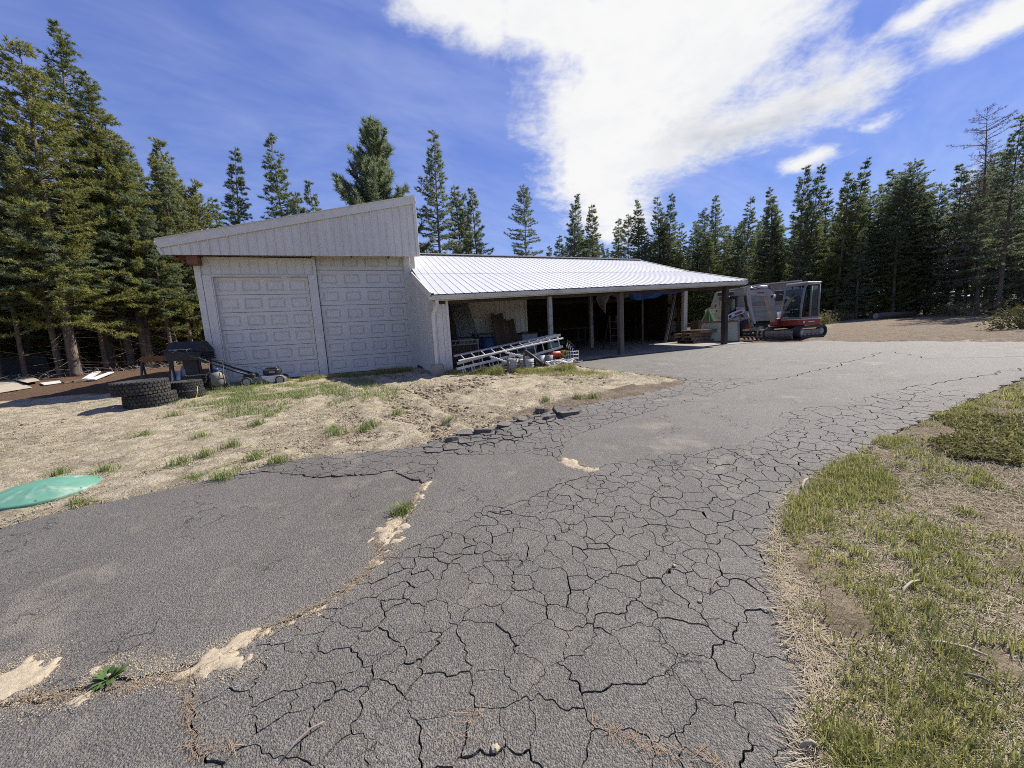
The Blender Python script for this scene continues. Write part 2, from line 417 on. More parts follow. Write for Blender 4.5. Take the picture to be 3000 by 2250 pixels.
SANDP = [(-20,-5),(-9.2,.6)]+[(-4.543,3.189),(-3.259,3.946),(-2.485,4.434),(-1.134,4.598),(0.283,5.644),(2.792,6.908),(3.632,7.63),(1.841,10.197),(-0.461,10.88),(-2.192,12.485)]+[(-3.3,13.9),(-8.9,11.8),(-9.4,11)]+[(-10.01,10.478),(-11.999,10.33),(-13.111,9.766)]+[(-22,9),(-26,2)]
REDP = [(10.453,13.848),(11.559,12.943),(12.657,11.809),(13.549,10.102)]+[(24,12),(34,16),(40,24)]+[(30.068,24.2),(34.295,32.21),(37.615,38.537),(29.539,32.602),(21.893,25.909),(16.23,20.242)]
REDS = [(-0.32,5.338),(0.536,6.134),(1.896,7.05),(3.601,7.564),(2.705,6.692),(1.685,6.273),(0.934,5.861),(0.277,5.556)]
VERGE = [(.8,-9),(.95,.4)]+[(0.997,1.126),(1.15,1.292),(1.249,1.46),(1.346,1.69),(1.483,1.992),(1.682,2.362),(1.948,2.671),(2.279,2.983),(2.802,3.316),(3.572,3.751),(4.418,4.21),(5.663,4.793),(7.357,5.609),(8.1,5.979)]+[(13.5,8.6),(24,11),(30,-9)]

# ======================= terrain, one sheet to the horizon =======================
def axis(lo, hi, step, far):
    a = list(np.arange(lo, hi+1e-6, step)); s = step; p = hi
    while p < far: s *= 1.22; p += s; a.append(p)
    s = step; p = lo; pre = []
    while p > -far: s *= 1.22; p -= s; pre.append(p)
    return np.array(pre[::-1]+a)
def terrain():
    xs, ys = axis(-11.5, 8.5, .085, 700), axis(.6, 13.2, .075, 700)
    X_, Y_ = np.meshgrid(xs, ys, indexing='ij'); x, y = X_.ravel(), Y_.ravel()
    z = zg(x, y); far = np.hypot(x, y)
    near = np.clip(1.4-far/26, .12, 1)
    sa = sdist(ASPH, x, y); ss = sdist(SLAB, x, y)
    sand = sdist(SANDP, x, y); ver = sdist(VERGE, x, y)
    rel = fbm(x, y, .7, 3, 1)*.05+fbm(x, y, 3.1, 4, 2)*.045*near+np.maximum(fbm(x, y, 7.5, 3, 5), 0)*.03*near
    churn = sstep(.5, 0, pdist([(-3.521,10.418),(-1.616,7.125),(-0.895,5.622)], x, y, False)-1.0)      # soil churned up by machines
    rel = rel+churn*(np.abs(fbm(x, y, 4.2, 4, 9))*.09-.01)+(np.abs(fbm(x, y, 5.3, 3, 77))-.1)*.05*near
    for path in ([(-0.753,4.595),(-1.951,6.697),(-4.485,10.964)], [(-0.257,4.889),(-1.413,7.067),(-3.469,11.174)], [(-2.021,4.94),(-3.189,7.04),(-5.073,10.543)]):
        d = pdist(path, x, y, False); w = sstep(.28, .16, d)
        along = (x*.55+y*.83)
        rel = rel*(1-w*.7)+w*(-.02+.02*np.sign(np.sin(along*34+d*9)))*.8+sstep(.14, .0, np.abs(d-.33))*.015
    for path in ([(11.769,12.922),(15.627,14.61),(23.189,20.07)], [(12.592,11.185),(18.449,15.235),(26.385,21.221)], [(13.121,15.988),(16.866,17.866),(27.675,25.971)]):
        d = np.minimum(pdist(path, x, y, False), np.abs(pdist(path, x, y, False)-1.7)); rel = rel-.05*sstep(.45, .15, d)
    rel = np.maximum(rel, -.06)
    edge = sstep(-.02, .16, sa)                       # flush with the asphalt along its edge
    z = np.where(sa < 0, z-.085*sstep(.0, -.06, sa), z+rel*edge+.004*edge+.012*sstep(.5, .1, sa)*edge)
    z = z-np.where(ss < .05, .12, 0)
    gar = sdist([tuple(B(*p)[:2]) for p in ((-.5,-.05),(5.8,-.05),(5.8,9),(-.5,9))], x, y)
    z = np.where(gar < .5, np.minimum(z, zg(x, y)+.01), z)
    nx, ny = len(xs), len(ys); i, j = np.meshgrid(np.arange(nx-1), np.arange(ny-1), indexing='ij'); k = (i*ny+j).ravel()
    q = np.c_[k, k+ny, k+ny+1, k+1]
    me = mesh_np('terrain', np.c_[x, y, z], q, smooth=True)
    red = np.maximum(sstep(1.2, -1.2, sdist(REDP, x, y)), .9*sstep(.25, -.15, sdist(REDS, x, y)))
    vz = sstep(.1, -.1, ver)
    lit = sstep(-.6, 1.2, sand)*(1-vz)*(1-red)*(sa > -.1)
    at = me.color_attributes.new('zone', 'FLOAT_COLOR', 'POINT')
    c = np.c_[red, lit, vz, np.ones(len(x))].astype(np.float32); at.data.foreach_set('color', c.ravel())
    return tag(obj('terrain', me, M_SOIL), kind='structure')
terrain()

# ======================= the cracked asphalt drive =======================
PA = [(-14,-3)]+[(-6,2.0)]+[(-2.371,1.522),(-1.985,1.563),(-1.599,1.629),(-1.432,1.809),(-1.165,2.015),(-0.995,2.278),(-0.97,2.585),(-0.922,3.026),(-0.886,3.483),(-1.065,3.649),(-1.289,3.836),(-1.695,3.785),(-2.101,3.824),(-2.421,3.951),(-2.714,4.011),(-3.378,4.005),(-4.643,3.266)]+[(-9,1.5),(-14,-1)]
PD = [(-14,-9),(-14,-3.1),(-6,1.9)]+[(-2.359,1.512),(-1.974,1.553),(-1.6,1.591),(-1.447,1.428),(-1.313,1.28)]+[(-.6,.9),(-.5,-9)]
PE = [(-0.853,3.479),(-0.901,4.139),(-0.861,4.242),(-0.427,4.18),(0.187,4.137),(0.463,3.916),(0.771,3.624),(0.314,3.257),(-0.125,2.994),(-0.235,3.064),(-0.779,2.494),(-0.891,2.407),(-0.938,2.562),(-0.887,2.996)]
PH = [(0.771,3.624),(0.921,3.735),(1.086,3.791),(1.236,3.723),(1.436,3.961),(1.909,3.871),(2.214,4.046),(2.488,4.023),(2.807,4.234),(3.408,4.627),(3.589,5.025),(3.803,5.092),(4.236,5.211),(4.663,5.222),(5.242,5.563),(5.707,5.735),(6.646,5.974),(7.97,6.313),(9.953,6.912),(10.841,7.543),(8.916,8.283),(9.621,9.77),(7.524,8.386),(5.664,7.413),(4.684,7.038),(3.816,6.627),(3.099,6.149),(2.513,5.821),(1.655,5.282),(0.925,4.766),(0.567,4.398),(0.465,3.934)]
CRUMB = [(-1.113,4.32),(-1.084,4.771),(-0.41,5.2),(0.531,6.091),(1.029,6.098),(0.61,5.02),(-0.038,4.484),(-0.622,4.197)]
driveway = None
def asphalt():
    global driveway
    from mathutils.geometry import delaunay_2d_cdt
    r = np.random.default_rng(11)
    gx, gy = np.meshgrid(np.arange(-10, 12)*1.6+.4, np.arange(-3, 14)*1.6+.4, indexing='ij'); gx, gy = gx.ravel(), gy.ravel()
    k = sdist(ASPH, gx, gy) < 1.6; gx, gy = gx[k], gy[k]; s = 1.6; done = []
    while len(gx):                                        # cells are halved until they are as fine as the view needs
        d = np.hypot(gx, gy); az = np.abs(np.degrees(np.arctan2(gx, gy))); want = np.minimum(.24, .027*(1+(d/4.0)**1.6))
        if s > .1:
            deep = np.max([-sdist(q, gx, gy) for q in (PA, PD, PE, PH)], axis=0); want = np.where(deep > s*.75+.06, np.maximum(want, .3), want)
        want = np.where((az > 60) | (d < 1.0), .5, want); sp_ = s > want*1.3
        j = (r.random((2, len(gx)))-.5)*s*.8; done.append(np.c_[gx+j[0], gy+j[1]][~sp_])
        gx, gy = gx[sp_], gy[sp_]; h = s/4; gx = np.concatenate([gx-h, gx-h, gx+h, gx+h]); gy = np.concatenate([gy-h, gy+h, gy-h, gy+h]); s /= 2
    pts = [tuple(q) for q in np.concatenate(done)]
    P = np.array(pts); n = len(P)
    out = delaunay_2d_cdt([Vector(p) for p in pts], [], [], 0, 1e-7)
    T = np.array(out[2]); V = np.array([tuple(v) for v in out[0]])
    a, b_, c = V[T[:,0]], V[T[:,1]], V[T[:,2]]
    D = 2*(a[:,0]*(b_[:,1]-c[:,1])+b_[:,0]*(c[:,1]-a[:,1])+c[:,0]*(a[:,1]-b_[:,1])); D = np.where(abs(D) < 1e-12, 1e-12, D)
    sa_, sb, sc_ = (a**2).sum(1), (b_**2).sum(1), (c**2).sum(1)
    CC = np.c_[(sa_*(b_[:,1]-c[:,1])+sb*(c[:,1]-a[:,1])+sc_*(a[:,1]-b_[:,1]))/D, (sa_*(c[:,0]-b_[:,0])+sb*(a[:,0]-c[:,0])+sc_*(b_[:,0]-a[:,0]))/D]
    cen = (a+b_+c)/3; far_ = np.hypot(*(CC-cen).T) > .7; CC[far_] = cen[far_]
    x, y = V[:,0], V[:,1]
    ins = inside(ASPH, x, y)
    wx, wy = x+fbm(x, y, 2.6, 3, 3)*.10, y+fbm(x, y, 2.6, 3, 8)*.10
    g = np.full(len(V), -1)
    big = {}
    for k, poly in enumerate((PA, PD, PE, PH)):
        s = inside(poly, wx*.5+x*.5, wy*.5+y*.5) & ins & (g < 0); g[s] = k
    rest = ins & (g < 0); far = rest & ((np.hypot(x, y) > 8.6) | (y < .35)); 
    g[far & (y > 3)] = 4; g[far & (y <= 3)] = 5
    rest = ins & (g < 0)
    # seeds of the small pieces
    ids = np.where(rest)[0]; r.shuffle(ids); seeds = []; cell = {}
    for i in ids:
        d = math.hypot(x[i], y[i]); rad = .092+.055*float(sstep(2.4, 1.5, d))+.014*max(0, d-4)+.05*max(0, fbm(x[i:i+1], y[i:i+1], .9, 2, 21)[0])
        kx, ky = int(x[i]//.5), int(y[i]//.5)
        if all(math.hypot(x[i]-sx, y[i]-sy) > rad for u_ in (-1,0,1) for v_ in (-1,0,1) for sx, sy in cell.get((kx+u_, ky+v_), ())):
            seeds.append((x[i], y[i])); cell.setdefault((kx, ky), []).append((x[i], y[i]))
    S = np.array(seeds); w2 = r.random(len(S))*.10
    ax_, ay_ = x[rest]+fbm(x[rest], y[rest], 4.5, 2, 31)*.055, y[rest]+fbm(x[rest], y[rest], 4.5, 2, 47)*.055
    g[rest] = 10+np.argmin(np.hypot(ax_[:,None]-S[None,:,0], ay_[:,None]-S[None,:,1])-w2[None], axis=1)
    # crack lines run smoothly from junction to junction
    em = {}
    for ti, t in enumerate(T):
        for a0, b0 in ((t[0], t[1]), (t[1], t[2]), (t[2], t[0])):
            if g[a0] != g[b0]: em.setdefault((min(a0, b0), max(a0, b0)), []).append(ti)
    nb = {}
    for tl in em.values():
        if len(tl) == 2: nb.setdefault(tl[0], []).append(tl[1]); nb.setdefault(tl[1], []).append(tl[0])
    for it in range(1):
        new = CC.copy()
        for ti, q in nb.items():
            if len(q) == 2: new[ti] = .4*CC[ti]+.3*(CC[q[0]]+CC[q[1]])
        CC = new
    # cells: circumcentres around each point
    around = {}
    for ti, t in enumerate(T):
        for vi in t:
            if g[vi] >= 0: around.setdefault(int(vi), []).append(ti)
    vg = [set() for _ in range(len(T))]
    for ti, t in enumerate(T): vg[ti] = {int(g[k]) for k in t}
    acc = {}
    for vi, tl in around.items():
        for ti in tl:
            e = acc.setdefault((int(g[vi]), ti), [0., 0., 0]); e[0] += V[vi,0]; e[1] += V[vi,1]; e[2] += 1
    wn = fbm(CC[:,0], CC[:,1], 2.3, 3, 61)
    dCr = sdist(CRUMB, CC[:,0], CC[:,1])
    pos = {}
    for (gi, ti), e in acc.items():
        o = vg[ti]-{gi}
        p = CC[ti]
        if o and (o != {-1}):
            hw = .0
            for q in o:
                if q == -1: continue
                lo, hi = min(gi, q), max(gi, q)
                if lo >= 10:
                    hs_ = (lo*7919+hi*104729) % 100; w = (.0040 if hs_ < 18 else .0022 if hs_ < 55 else .0014)+.003*max(-.1, wn[ti])*(hs_ < 60)+.0004*math.hypot(*p)
                elif hi >= 10: w = .004+.006*max(-.2, wn[ti])
                else: w = .010
                if 0 in (lo, hi): w = .014+.018*max(-.3, wn[ti])
                if dCr[ti] < 0: w += .005
                hw = max(hw, w)
            d = np.array([e[0]/e[2]-p[0], e[1]/e[2]-p[1]]); L = math.hypot(*d)
            if L > 1e-6: p = p+d/L*min(hw, L*.7)
        pos[gi, ti] = p
    cells = {}
    for vi, tl in around.items():
        q = CC[tl]-V[vi]; order = np.argsort(np.arctan2(q[:,1], q[:,0]))
        cells.setdefault(int(g[vi]), []).append([tl[k] for k in order])
    # sub-base under everything
    bv, bf, bi = [], [], {}
    for gi, cl in cells.items():
        for c_ in cl:
            f = []
            for ti in c_:
                if ti not in bi: bi[ti] = len(bv); bv.append(CC[ti])
                f.append(bi[ti])
            bf.append(f)
    bv = np.array(bv); bz = zg(bv[:,0], bv[:,1])-.042+fbm(bv[:,0], bv[:,1], 6, 3, 4)*.02
    driveway = tag(obj('driveway', mesh_np('driveway', np.c_[bv, bz], polys=bf), M_BASE), kind='structure')
    size = {gi: len(cl) for gi, cl in cells.items()}
    rank = sorted([gi for gi in cells if gi >= 10], key=lambda gi: -len(cells[gi])*(1/(1+np.hypot(*S[gi-10]))**1.2))
    keep = set(rank[:290]); spare_v, spare_f = [], []
    for gi, cl in cells.items():
        ix, vv, ff, edges = {}, [], [], {}
        for c_ in cl:
            f = []
            for ti in c_:
                if ti not in ix: ix[ti] = len(vv); vv.append(pos[gi, ti])
                f.append(ix[ti])
            ff.append(f)
            for k in range(len(c_)):
                e = (c_[k], c_[(k+1) % len(c_)]); 
                if (e[1], e[0]) in edges: del edges[e[1], e[0]]
                else: edges[e] = 1
        vv = np.array(vv); top = zg(vv[:,0], vv[:,1])+.012
        if gi >= 10:
            cm = vv.mean(0); cr = sdist(CRUMB, cm[:1], cm[1:])[0] < 0
            amp = .02 if cr else .004
            top = top+(r.random()-.35)*amp*.8+((vv-cm)@(r.random(2)-.5))*(amp*5)
            # a small piece is one flat-topped slab with its true outline
            nxt = {e[0]: e[1] for e in edges}; loop = []
            s0 = next(iter(nxt)); k = s0
            while k not in loop and k in nxt: loop.append(k); k = nxt[k]
            if len(loop) >= len(nxt)*.9: ff = [[ix[t] for t in loop]]
        nv = len(vv); low = np.c_[vv, top-.05]; up = np.c_[vv, top]
        sides = [[ix[e[0]], ix[e[0]]+nv, ix[e[1]]+nv, ix[e[1]]] for e in edges]
        allv = np.r_[up, low]; allf = ff+sides
        if gi < 10 or gi in keep:
            nm = 'asphalt_slab' if gi < 10 else 'asphalt_piece'
            obj(nm, mesh_np(nm, allv, polys=allf), M_ASPH, driveway)
        else:
            k = len(spare_v); spare_v += [tuple(v) for v in allv]; spare_f += [[i+k for i in f] for f in allf]
    if spare_f: tag(obj('small_asphalt_pieces', mesh_np('small_asphalt_pieces', spare_v, polys=spare_f), M_ASPH, driveway), kind='stuff')
    print('asphalt', n, 'pieces', len(S))
asphalt()

# sand washed over the drive and into its widest crack
def sand_patch(name, outline, h=.009, step=.016):
    p = np.array(outline); lo, hi = p.min(0)-.03, p.max(0)+.03
    xs, ys = np.arange(lo[0], hi[0], step), np.arange(lo[1], hi[1], step)
    X_, Y_ = np.meshgrid(xs, ys, indexing='ij'); x, y = X_.ravel(), Y_.ravel()
    d = -sdist(outline, x, y)+fbm(x, y, 7, 4, 5)*.13+fbm(x, y, 38, 3, 15)*.07+.012
    z = zg(x, y)+.012-.012+np.clip(d*.35, -.03, h+.012)+fbm(x, y, 25, 3, 7)*.004
    ny = len(ys); i, j = np.meshgrid(np.arange(len(xs)-1), np.arange(ny-1), indexing='ij'); k = (i*ny+j).ravel()
    q = np.c_[k, k+ny, k+ny+1, k+1]; q = q[(d[q] > -.02).any(1)]
    return tag(obj(name, mesh_np(name, np.c_[x, y, z], q, smooth=True), M_SANDF), kind='stuff')
SAND_OL = []
for ol in ([(-2.589,1.614),(-2.577,1.68),(-2.513,1.765),(-2.437,1.79),(-2.332,1.696),(-2.298,1.614),(-2.353,1.581),(-2.293,1.533),(-2.151,1.517),(-2.017,1.549),(-1.949,1.522),(-2.114,1.46),(-2.333,1.493),(-2.449,1.489)],
           [(-2.079,1.636),(-2.048,1.703),(-1.938,1.712),(-1.752,1.674),(-1.781,1.651),(-1.91,1.647),(-2.011,1.618)],
           [(-1.626,1.663),(-1.59,1.747),(-1.498,1.813),(-1.419,1.83),(-1.413,1.746),(-1.268,1.633),(-1.423,1.59),(-1.545,1.563),(-1.616,1.572),(-1.816,1.551),(-1.811,1.578),(-1.713,1.611)],
           [(-1.42,1.804),(-1.306,1.885),(-1.161,2.007),(-1.042,2.203),(-0.977,2.442),(-1.072,2.573),(-1.068,2.716),(-1.029,2.962),(-0.894,3.146),(-0.902,3.45),(-0.847,3.564),(-0.825,3.168),(-0.911,2.885),(-0.917,2.66),(-0.86,2.508),(-0.927,2.381),(-0.995,2.191),(-1.112,1.986),(-1.27,1.853)],
           [(1.61,2.243),(1.648,2.223),(1.578,2.042),(1.474,1.875),(1.426,1.841),(1.465,1.953),(1.512,2.076)],
           [(0.469,3.96),(0.633,3.852),(0.796,3.629),(0.733,3.574),(0.57,3.693),(0.417,3.834)]):
    sand_patch('washed_in_sand', ol); SAND_OL.append(ol)

# ======================= pines =======================
M_BARK = surf('bark', (.19,.145,.11), (.09,.07,.056), 9, .95, bump=.02, bscale=30, stretch=(1,1,.3), dirt=(.2,.165,.13), dirt_amt=.6, dscale=5)
M_TWIG = surf('dead_twig', (.30,.26,.215), (.19,.16,.135), 9, .95)
M_PINE = mat_blade('pine_needles', [(.11,.155,.07),(.19,.235,.10),(.28,.31,.13),(.145,.19,.085)], .6, .48)
M_PINED = mat_blade('dark_pine_needles', [(.125,.165,.10),(.21,.26,.145),(.32,.36,.18),(.16,.21,.12)], .6, .5)
M_PINEY = mat_blade('yellow_pine_needles', [(.17,.19,.055),(.27,.28,.08),(.39,.38,.125),(.22,.235,.07)], .6, .45)  # yellow-green needle tones
M_PINEG = mat_blade('fresh_pine_needles', [(.11,.145,.05),(.185,.22,.075),(.28,.30,.10),(.14,.175,.06)], .6, .45)
PR = np.random.default_rng(23)
def tufts(C_, Dn, L, W, K=5, spread=.75, rg=PR):
    """bunches of needles as narrow triangles round each twig end"""
    n = len(C_); C_ = np.repeat(C_, K, 0); D = np.repeat(Dn, K, 0)
    D = D+rg.normal(0, spread, D.shape); D /= np.linalg.norm(D, axis=1)[:,None]+1e-9
    S = np.cross(D, rg.normal(0, 1, D.shape)); S /= np.linalg.norm(S, axis=1)[:,None]+1e-9
    l = L*(.65+.7*rg.random(n*K))[:,None]; w = W*(.7+.6*rg.random(n*K))[:,None]
    v = np.stack([C_-S*w*.5, C_+S*w*.5, C_+D*l], 1).reshape(-1, 3)
    return v, np.arange(len(v)).reshape(-1, 3)
def make_pine(seed, H=14., rad=1.7, base=.2, step=.32, per=6, tl=.165, tw=.038, K=8, up=.12, taper=.8, lop=0., trunk_r=.15, gaps=.2, twigs=30, bare=0.0, mat=None, top_flat=0., spur=.2, rise=.3):
    rad *= 1.6; r = np.random.default_rng(seed)
    bend = r.normal(0, .012, 2)
    ax = lambda z: np.array([bend[0]*z*math.sin(z*.25), bend[1]*z*math.sin(z*.21+1), z])
    tk = MB(); zs = [0, .25, .8, 2, 4, 7, 10, H*.85, H]; zs = sorted(z for z in zs if z <= H)
    rr = [trunk_r*(1.28 if z == 0 else 1.08 if z < .5 else 1)*max(.04, (1-z/H*.97)) for z in zs]
    tk.tube([ax(z) for z in zs], rr, 9)
    Cs, Ds = [], []
    z = H*base; ph = r.random()*6
    while z < H-.15:
        t = (z-H*base)/(H*(1-base))
        prof = ((1-t)**taper)*(1-.35*math.exp(-t*9))*(1+top_flat*t)
        for k in range(per if t < .9 else 3):
            if r.random() < gaps: continue
            a = ph+k*2*math.pi/per+r.normal(0, .35)
            L = rad*prof*(.38+.8*r.random())*(1+lop*math.cos(a))+.12
            el = up*.2+(up+rise*t)*(.6+.6*r.random())-.2*(1-t)
            d0 = np.array([math.cos(a)*math.cos(el), math.sin(a)*math.cos(el), math.sin(el)])
            p0 = ax(z+r.normal(0, .08)); ns = max(2, int(L/.17)); p = p0.copy(); d = d0.copy()
            path = [p0]
            for s in range(ns):
                d = d+np.array([0, 0, -.01+.05*s/ns])+r.normal(0, .06, 3); d /= np.linalg.norm(d); p = p+d*(L/ns); path.append(p)
                f = (s+1)/ns
                if f > .22 or L < .5:
                    m = 2 if f < .95 else 3
                    for q in range(m):
                        side = np.cross(d, [0, 0, 1])*(1 if q % 2 else -1)
                        w = d*.6+side*r.random()*.9+np.array([0, 0, .18*r.random()])+r.normal(0, .15, 3); w /= np.linalg.norm(w)
                        ln = spur*(.5+r.random())*(1.25-f*.6)
                        for h in (.45, 1.): Cs.append(p+w*ln*h); Ds.append(w)
            if L > .55: tk.tube([path[0], path[len(path)//2], path[-1]], [.012+.012*L, .008+.005*L, .004], 3, False)
        z += step*(.7+.6*r.random())*(1-.35*t); ph += .9
    for k in range(9): Cs.append(ax(H-.09*k)+r.normal(0, .03, 3)); Ds.append(np.array([0, 0, 1.]))
    for k in range(twigs):                                   # dead lower branches
        zz = r.random()*H*base*1.5+.4; a = r.random()*6.28; L = .35+r.random()*rad*.75
        p = ax(zz); q = p+np.array([math.cos(a)*L, math.sin(a)*L, r.normal(-.05, .2)*L]); mid = (p+q)/2+r.normal(0, .07, 3)
        tk.tube([p, mid, q], [.014, .009, .003], 3, False)
    v, f = tufts(np.array(Cs), np.array(Ds), tl, tw, K, .7, r)
    tme = tk.mesh('trunk'); tme.materials.append(M_BARK)
    cme = mesh_np('crown', v, f); cme.materials.append(mat or M_PINE)
    return H, tme, cme
PROTO = {
 'a': make_pine(1, 14, 1.6, .12, mat=M_PINE, taper=1.0),
 'b': make_pine(2, 14, 1.4, .22, gaps=.26, mat=M_PINED, lop=.25, taper=.95),
 'c': make_pine(3, 15, 1.8, .08, per=6, mat=M_PINE, taper=1.1),
 'd': make_pine(4, 16, 1.5, .34, gaps=.28, mat=M_PINED, lop=.35, taper=.7, top_flat=.1),
 'e': make_pine(5, 13, 1.9, .05, per=6, mat=M_PINED, taper=1.15),
 'f': make_pine(6, 12, 1.25, .06, mat=M_PINEG, taper=1.0),
 'y': make_pine(7, 17, 2.5, .17, per=6, step=.3, mat=M_PINEY, taper=.78, trunk_r=.25, twigs=60, tl=.175, tw=.04),
 'z': make_pine(8, 18, 1.9, .2, per=6, step=.32, mat=M_PINEG, taper=.85, trunk_r=.23, twigs=60, lop=.2, gaps=.18),
 'x': make_pine(9, 13, 2.0, .04, per=7, step=.28, mat=M_PINEY, taper=.85, trunk_r=.16, twigs=20, up=.45),
 'w': make_pine(12, 15, 1.6, .3, gaps=.25, mat=M_PINED, lop=.45, taper=.6, top_flat=.2),
 'p': make_pine(10, 15, 3.1, .1, per=6, step=.36, mat=M_PINED, taper=.58, trunk_r=.3, tl=.36, tw=.06, K=7, up=.5, spur=.3, gaps=.2, rise=.7),
 's': make_pine(11, 15, 1.7, .05, per=4, gaps=.35, step=.3, mat=M_TWIG, taper=.55, tl=.2, tw=.02, K=2, up=.05, trunk_r=.16, top_flat=.5),
}
LEFT_G, RIGHT_G, BACK_G = 'pines at the left edge of the yard', 'pines beyond the dirt pad', 'pines behind the buildings'
def plant(x, y, H, key, label, group=None, rz=None, wide=1.0):
    h, tme, cme = PROTO[key]; s = H/h
    o = thing('pine_tree', label, 'tree', (x, y, zg(x, y)-.05), rnd.random()*6.28 if rz is None else rz, group)
    o.scale = (s*wide, s*wide, s); o.rotation_euler = (rnd.gauss(0, .02), rnd.gauss(0, .02), o.rotation_euler.z)
    obj('trunk', tme, None, o); obj('crown', cme, None, o)
    return o
# trees one can pick out, left to right
NAMED = [(-19.83,17.58,14.08,'y','large yellow green pine cut off by the left edge of the picture'),(-20.79,20.22,16.71,'z','tallest green pine on the left with a thin pointed top'),(-19.94,20.36,14.45,'z','dense green pine on the shoulder right of the tallest left pine'),(-19.18,20.4,12.63,'y','yellow green pine stepping down right of the tall left pines'),(-20.33,22.06,11.58,'z','smaller green pine with a ragged top between yellow pines at left'),(-21.98,24.61,12.22,'a','dark narrow pine left of the broad bright pine by the garage'),(-22.85,26.52,13.3,'b','thin dark pine just left of the broad bright pine'),(-18.45,23.02,12.26,'x','broad bright green pine with a candle top left of the garage roof'),(-18.02,23.99,10.52,'x','short bright pine touching the low left corner of the garage roof'),(-20.6,29.52,11.3,'f','small pale pine rising over the low end of the garage roof'),(-18.32,28.64,14.04,'c','full dark green pine behind the left part of the garage roof'),(-16.31,29.83,15.44,'a','slim pointed green pine behind the middle of the garage roof'),(-17.92,35.76,13.54,'f','faint small pine tip beside the little dark spruce like tree'),(-16.05,34.44,13.82,'e','little dark conical pine showing its tip above the garage roof'),(-9.8,31.51,16.52,'p','broad rounded dark pine behind the high end of the garage roof'),(-5.57,33.54,16.71,'b','tall narrow pine standing alone right of the garage gable'),(-4.02,35.78,13.15,'f','left pine of the low trio behind the shed ridge'),(-3.58,37.83,13.45,'a','middle pine of the low trio behind the shed ridge'),(-2.53,35.91,13.24,'e','right pointed pine of the low trio behind the shed ridge'),(1.9,37.95,14.0,'d','gappy pine with a tufted top alone over the shed ridge'),(7.04,41.4,13.73,'e','dense dark pine over the middle of the shed ridge'),(8.82,41.06,12.52,'f','lighter pine right of the dense dark pine over the ridge'),(14.05,41.7,13.01,'c','green pine above the right end of the shed ridge'),(16.47,41.88,13.23,'a','slim pine left of a twin top above the shed roof'),(17.05,40.56,13.09,'c','pale tipped pine right of the slim pine above the shed roof'),(20.85,41.0,11.68,'d','ragged pine with thin foliage above the shed roof corner'),(20.99,39.81,12.48,'b','bare topped pine behind the end of the shed roof'),(22.61,37.75,11.48,'a','pointed pine above the white camper'),(23.86,35.77,11.71,'c','full pine above the digger arm'),(24.99,33.76,12.55,'e','left of the two tall pines above the excavator cab'),(25.71,33.21,12.54,'c','right of the two tall pines above the excavator cab'),(26.37,31.39,11.14,'f','green pine just right of the excavator with a forked top'),(27.54,31.71,12.09,'c','tall full pine at the edge of the open sky gap'),(30.46,30.35,11.49,'w','windswept pine with an open leaning top right of the sky gap'),(30.43,31.78,9.46,'b','shorter dark pine at the left foot of the windswept pine'),(31.67,30.55,9.66,'e','dense pine under the leaning windswept top'),(32.91,30.69,9.73,'w','flat topped pine right of the windswept pine'),(31.77,27.48,9.38,'d','dark pine leaning left at the rise of the right stand'),(31.43,26.33,8.75,'c','full dark pine below the dead snag'),(30.79,25.53,12.8,'s','tall dead snag with drooping grey branches at far right'),(29.78,23.6,11.23,'b','very tall dark pine at the right edge of the picture')]
for (x, y, H, key, lab) in NAMED: plant(x, y, H, key, lab)
# the rest of the stands: filler that closes the wall of trees
def stand(az0, az1, d0, d1, h0, h1, n, keys, label, group):
    for i in range(n):
        a = R(az0+(az1-az0)*(i+rnd.random()*.9)/n); d = d0+(d1-d0)*rnd.random()
        plant(math.sin(a)*d, math.cos(a)*d, h0+(h1-h0)*rnd.random(), rnd.choice(keys), label, group, wide=1.05+.25*rnd.random())
stand(-56, -38, 26.5, 29, 8, 12, 9, 'dbw', 'slim pine with a bare lower trunk at the front of the left stand', 'slim pines at the front of the left stand')
stand(-56, -37, 31, 40, 9, 13.5, 22, 'acfzyb', 'pine filling the thick stand left of the garage', LEFT_G)
stand(-56, -40, 33, 46, 3.5, 6.5, 9, 'ex', 'young low pine in the shade under the left stand', 'young pines under the left stand')
stand(6, 30, 43, 52, 8, 12, 34, 'acebfd', 'dark pine in the close row behind the shed roof', BACK_G)
stand(30, 56, 42, 52, 7.5, 12.5, 40, 'acebdw', 'dark pine in the close stand beyond the dirt pad', RIGHT_G)
stand(12, 54, 40, 44, 4, 7.5, 20, 'exc', 'young bushy pine at the foot of the far stand', 'young pines at the foot of the far stand')
stand(-30, 5, 52, 60, 8, 10, 9, 'ace', 'distant pine low behind the two roofs', 'distant pines behind the roofs')
stand(-58, -36, 42, 60, 9, 13, 22, 'aecb', 'distant pine deep in the wood left of the garage', 'distant pines left of the garage')
stand(24, 58, 54, 66, 10, 13, 24, 'aecb', 'distant pine deep in the wood beyond the dirt pad', 'distant pines beyond the dirt pad')
stand(-58, -38, 35, 44, 2.2, 3.6, 14, 'ex', 'knee high pine sapling among the left trunks', 'pine saplings among the left trunks')
# a little more of the same wood to either side of the view
stand(58, 84, 32, 44, 12, 17, 6, 'acd', 'pine of the wood to the right outside the view', 'pines right of the view')
stand(-84, -58, 26, 38, 12, 17, 6, 'yza', 'pine of the wood to the left outside the view', 'pines left of the view')

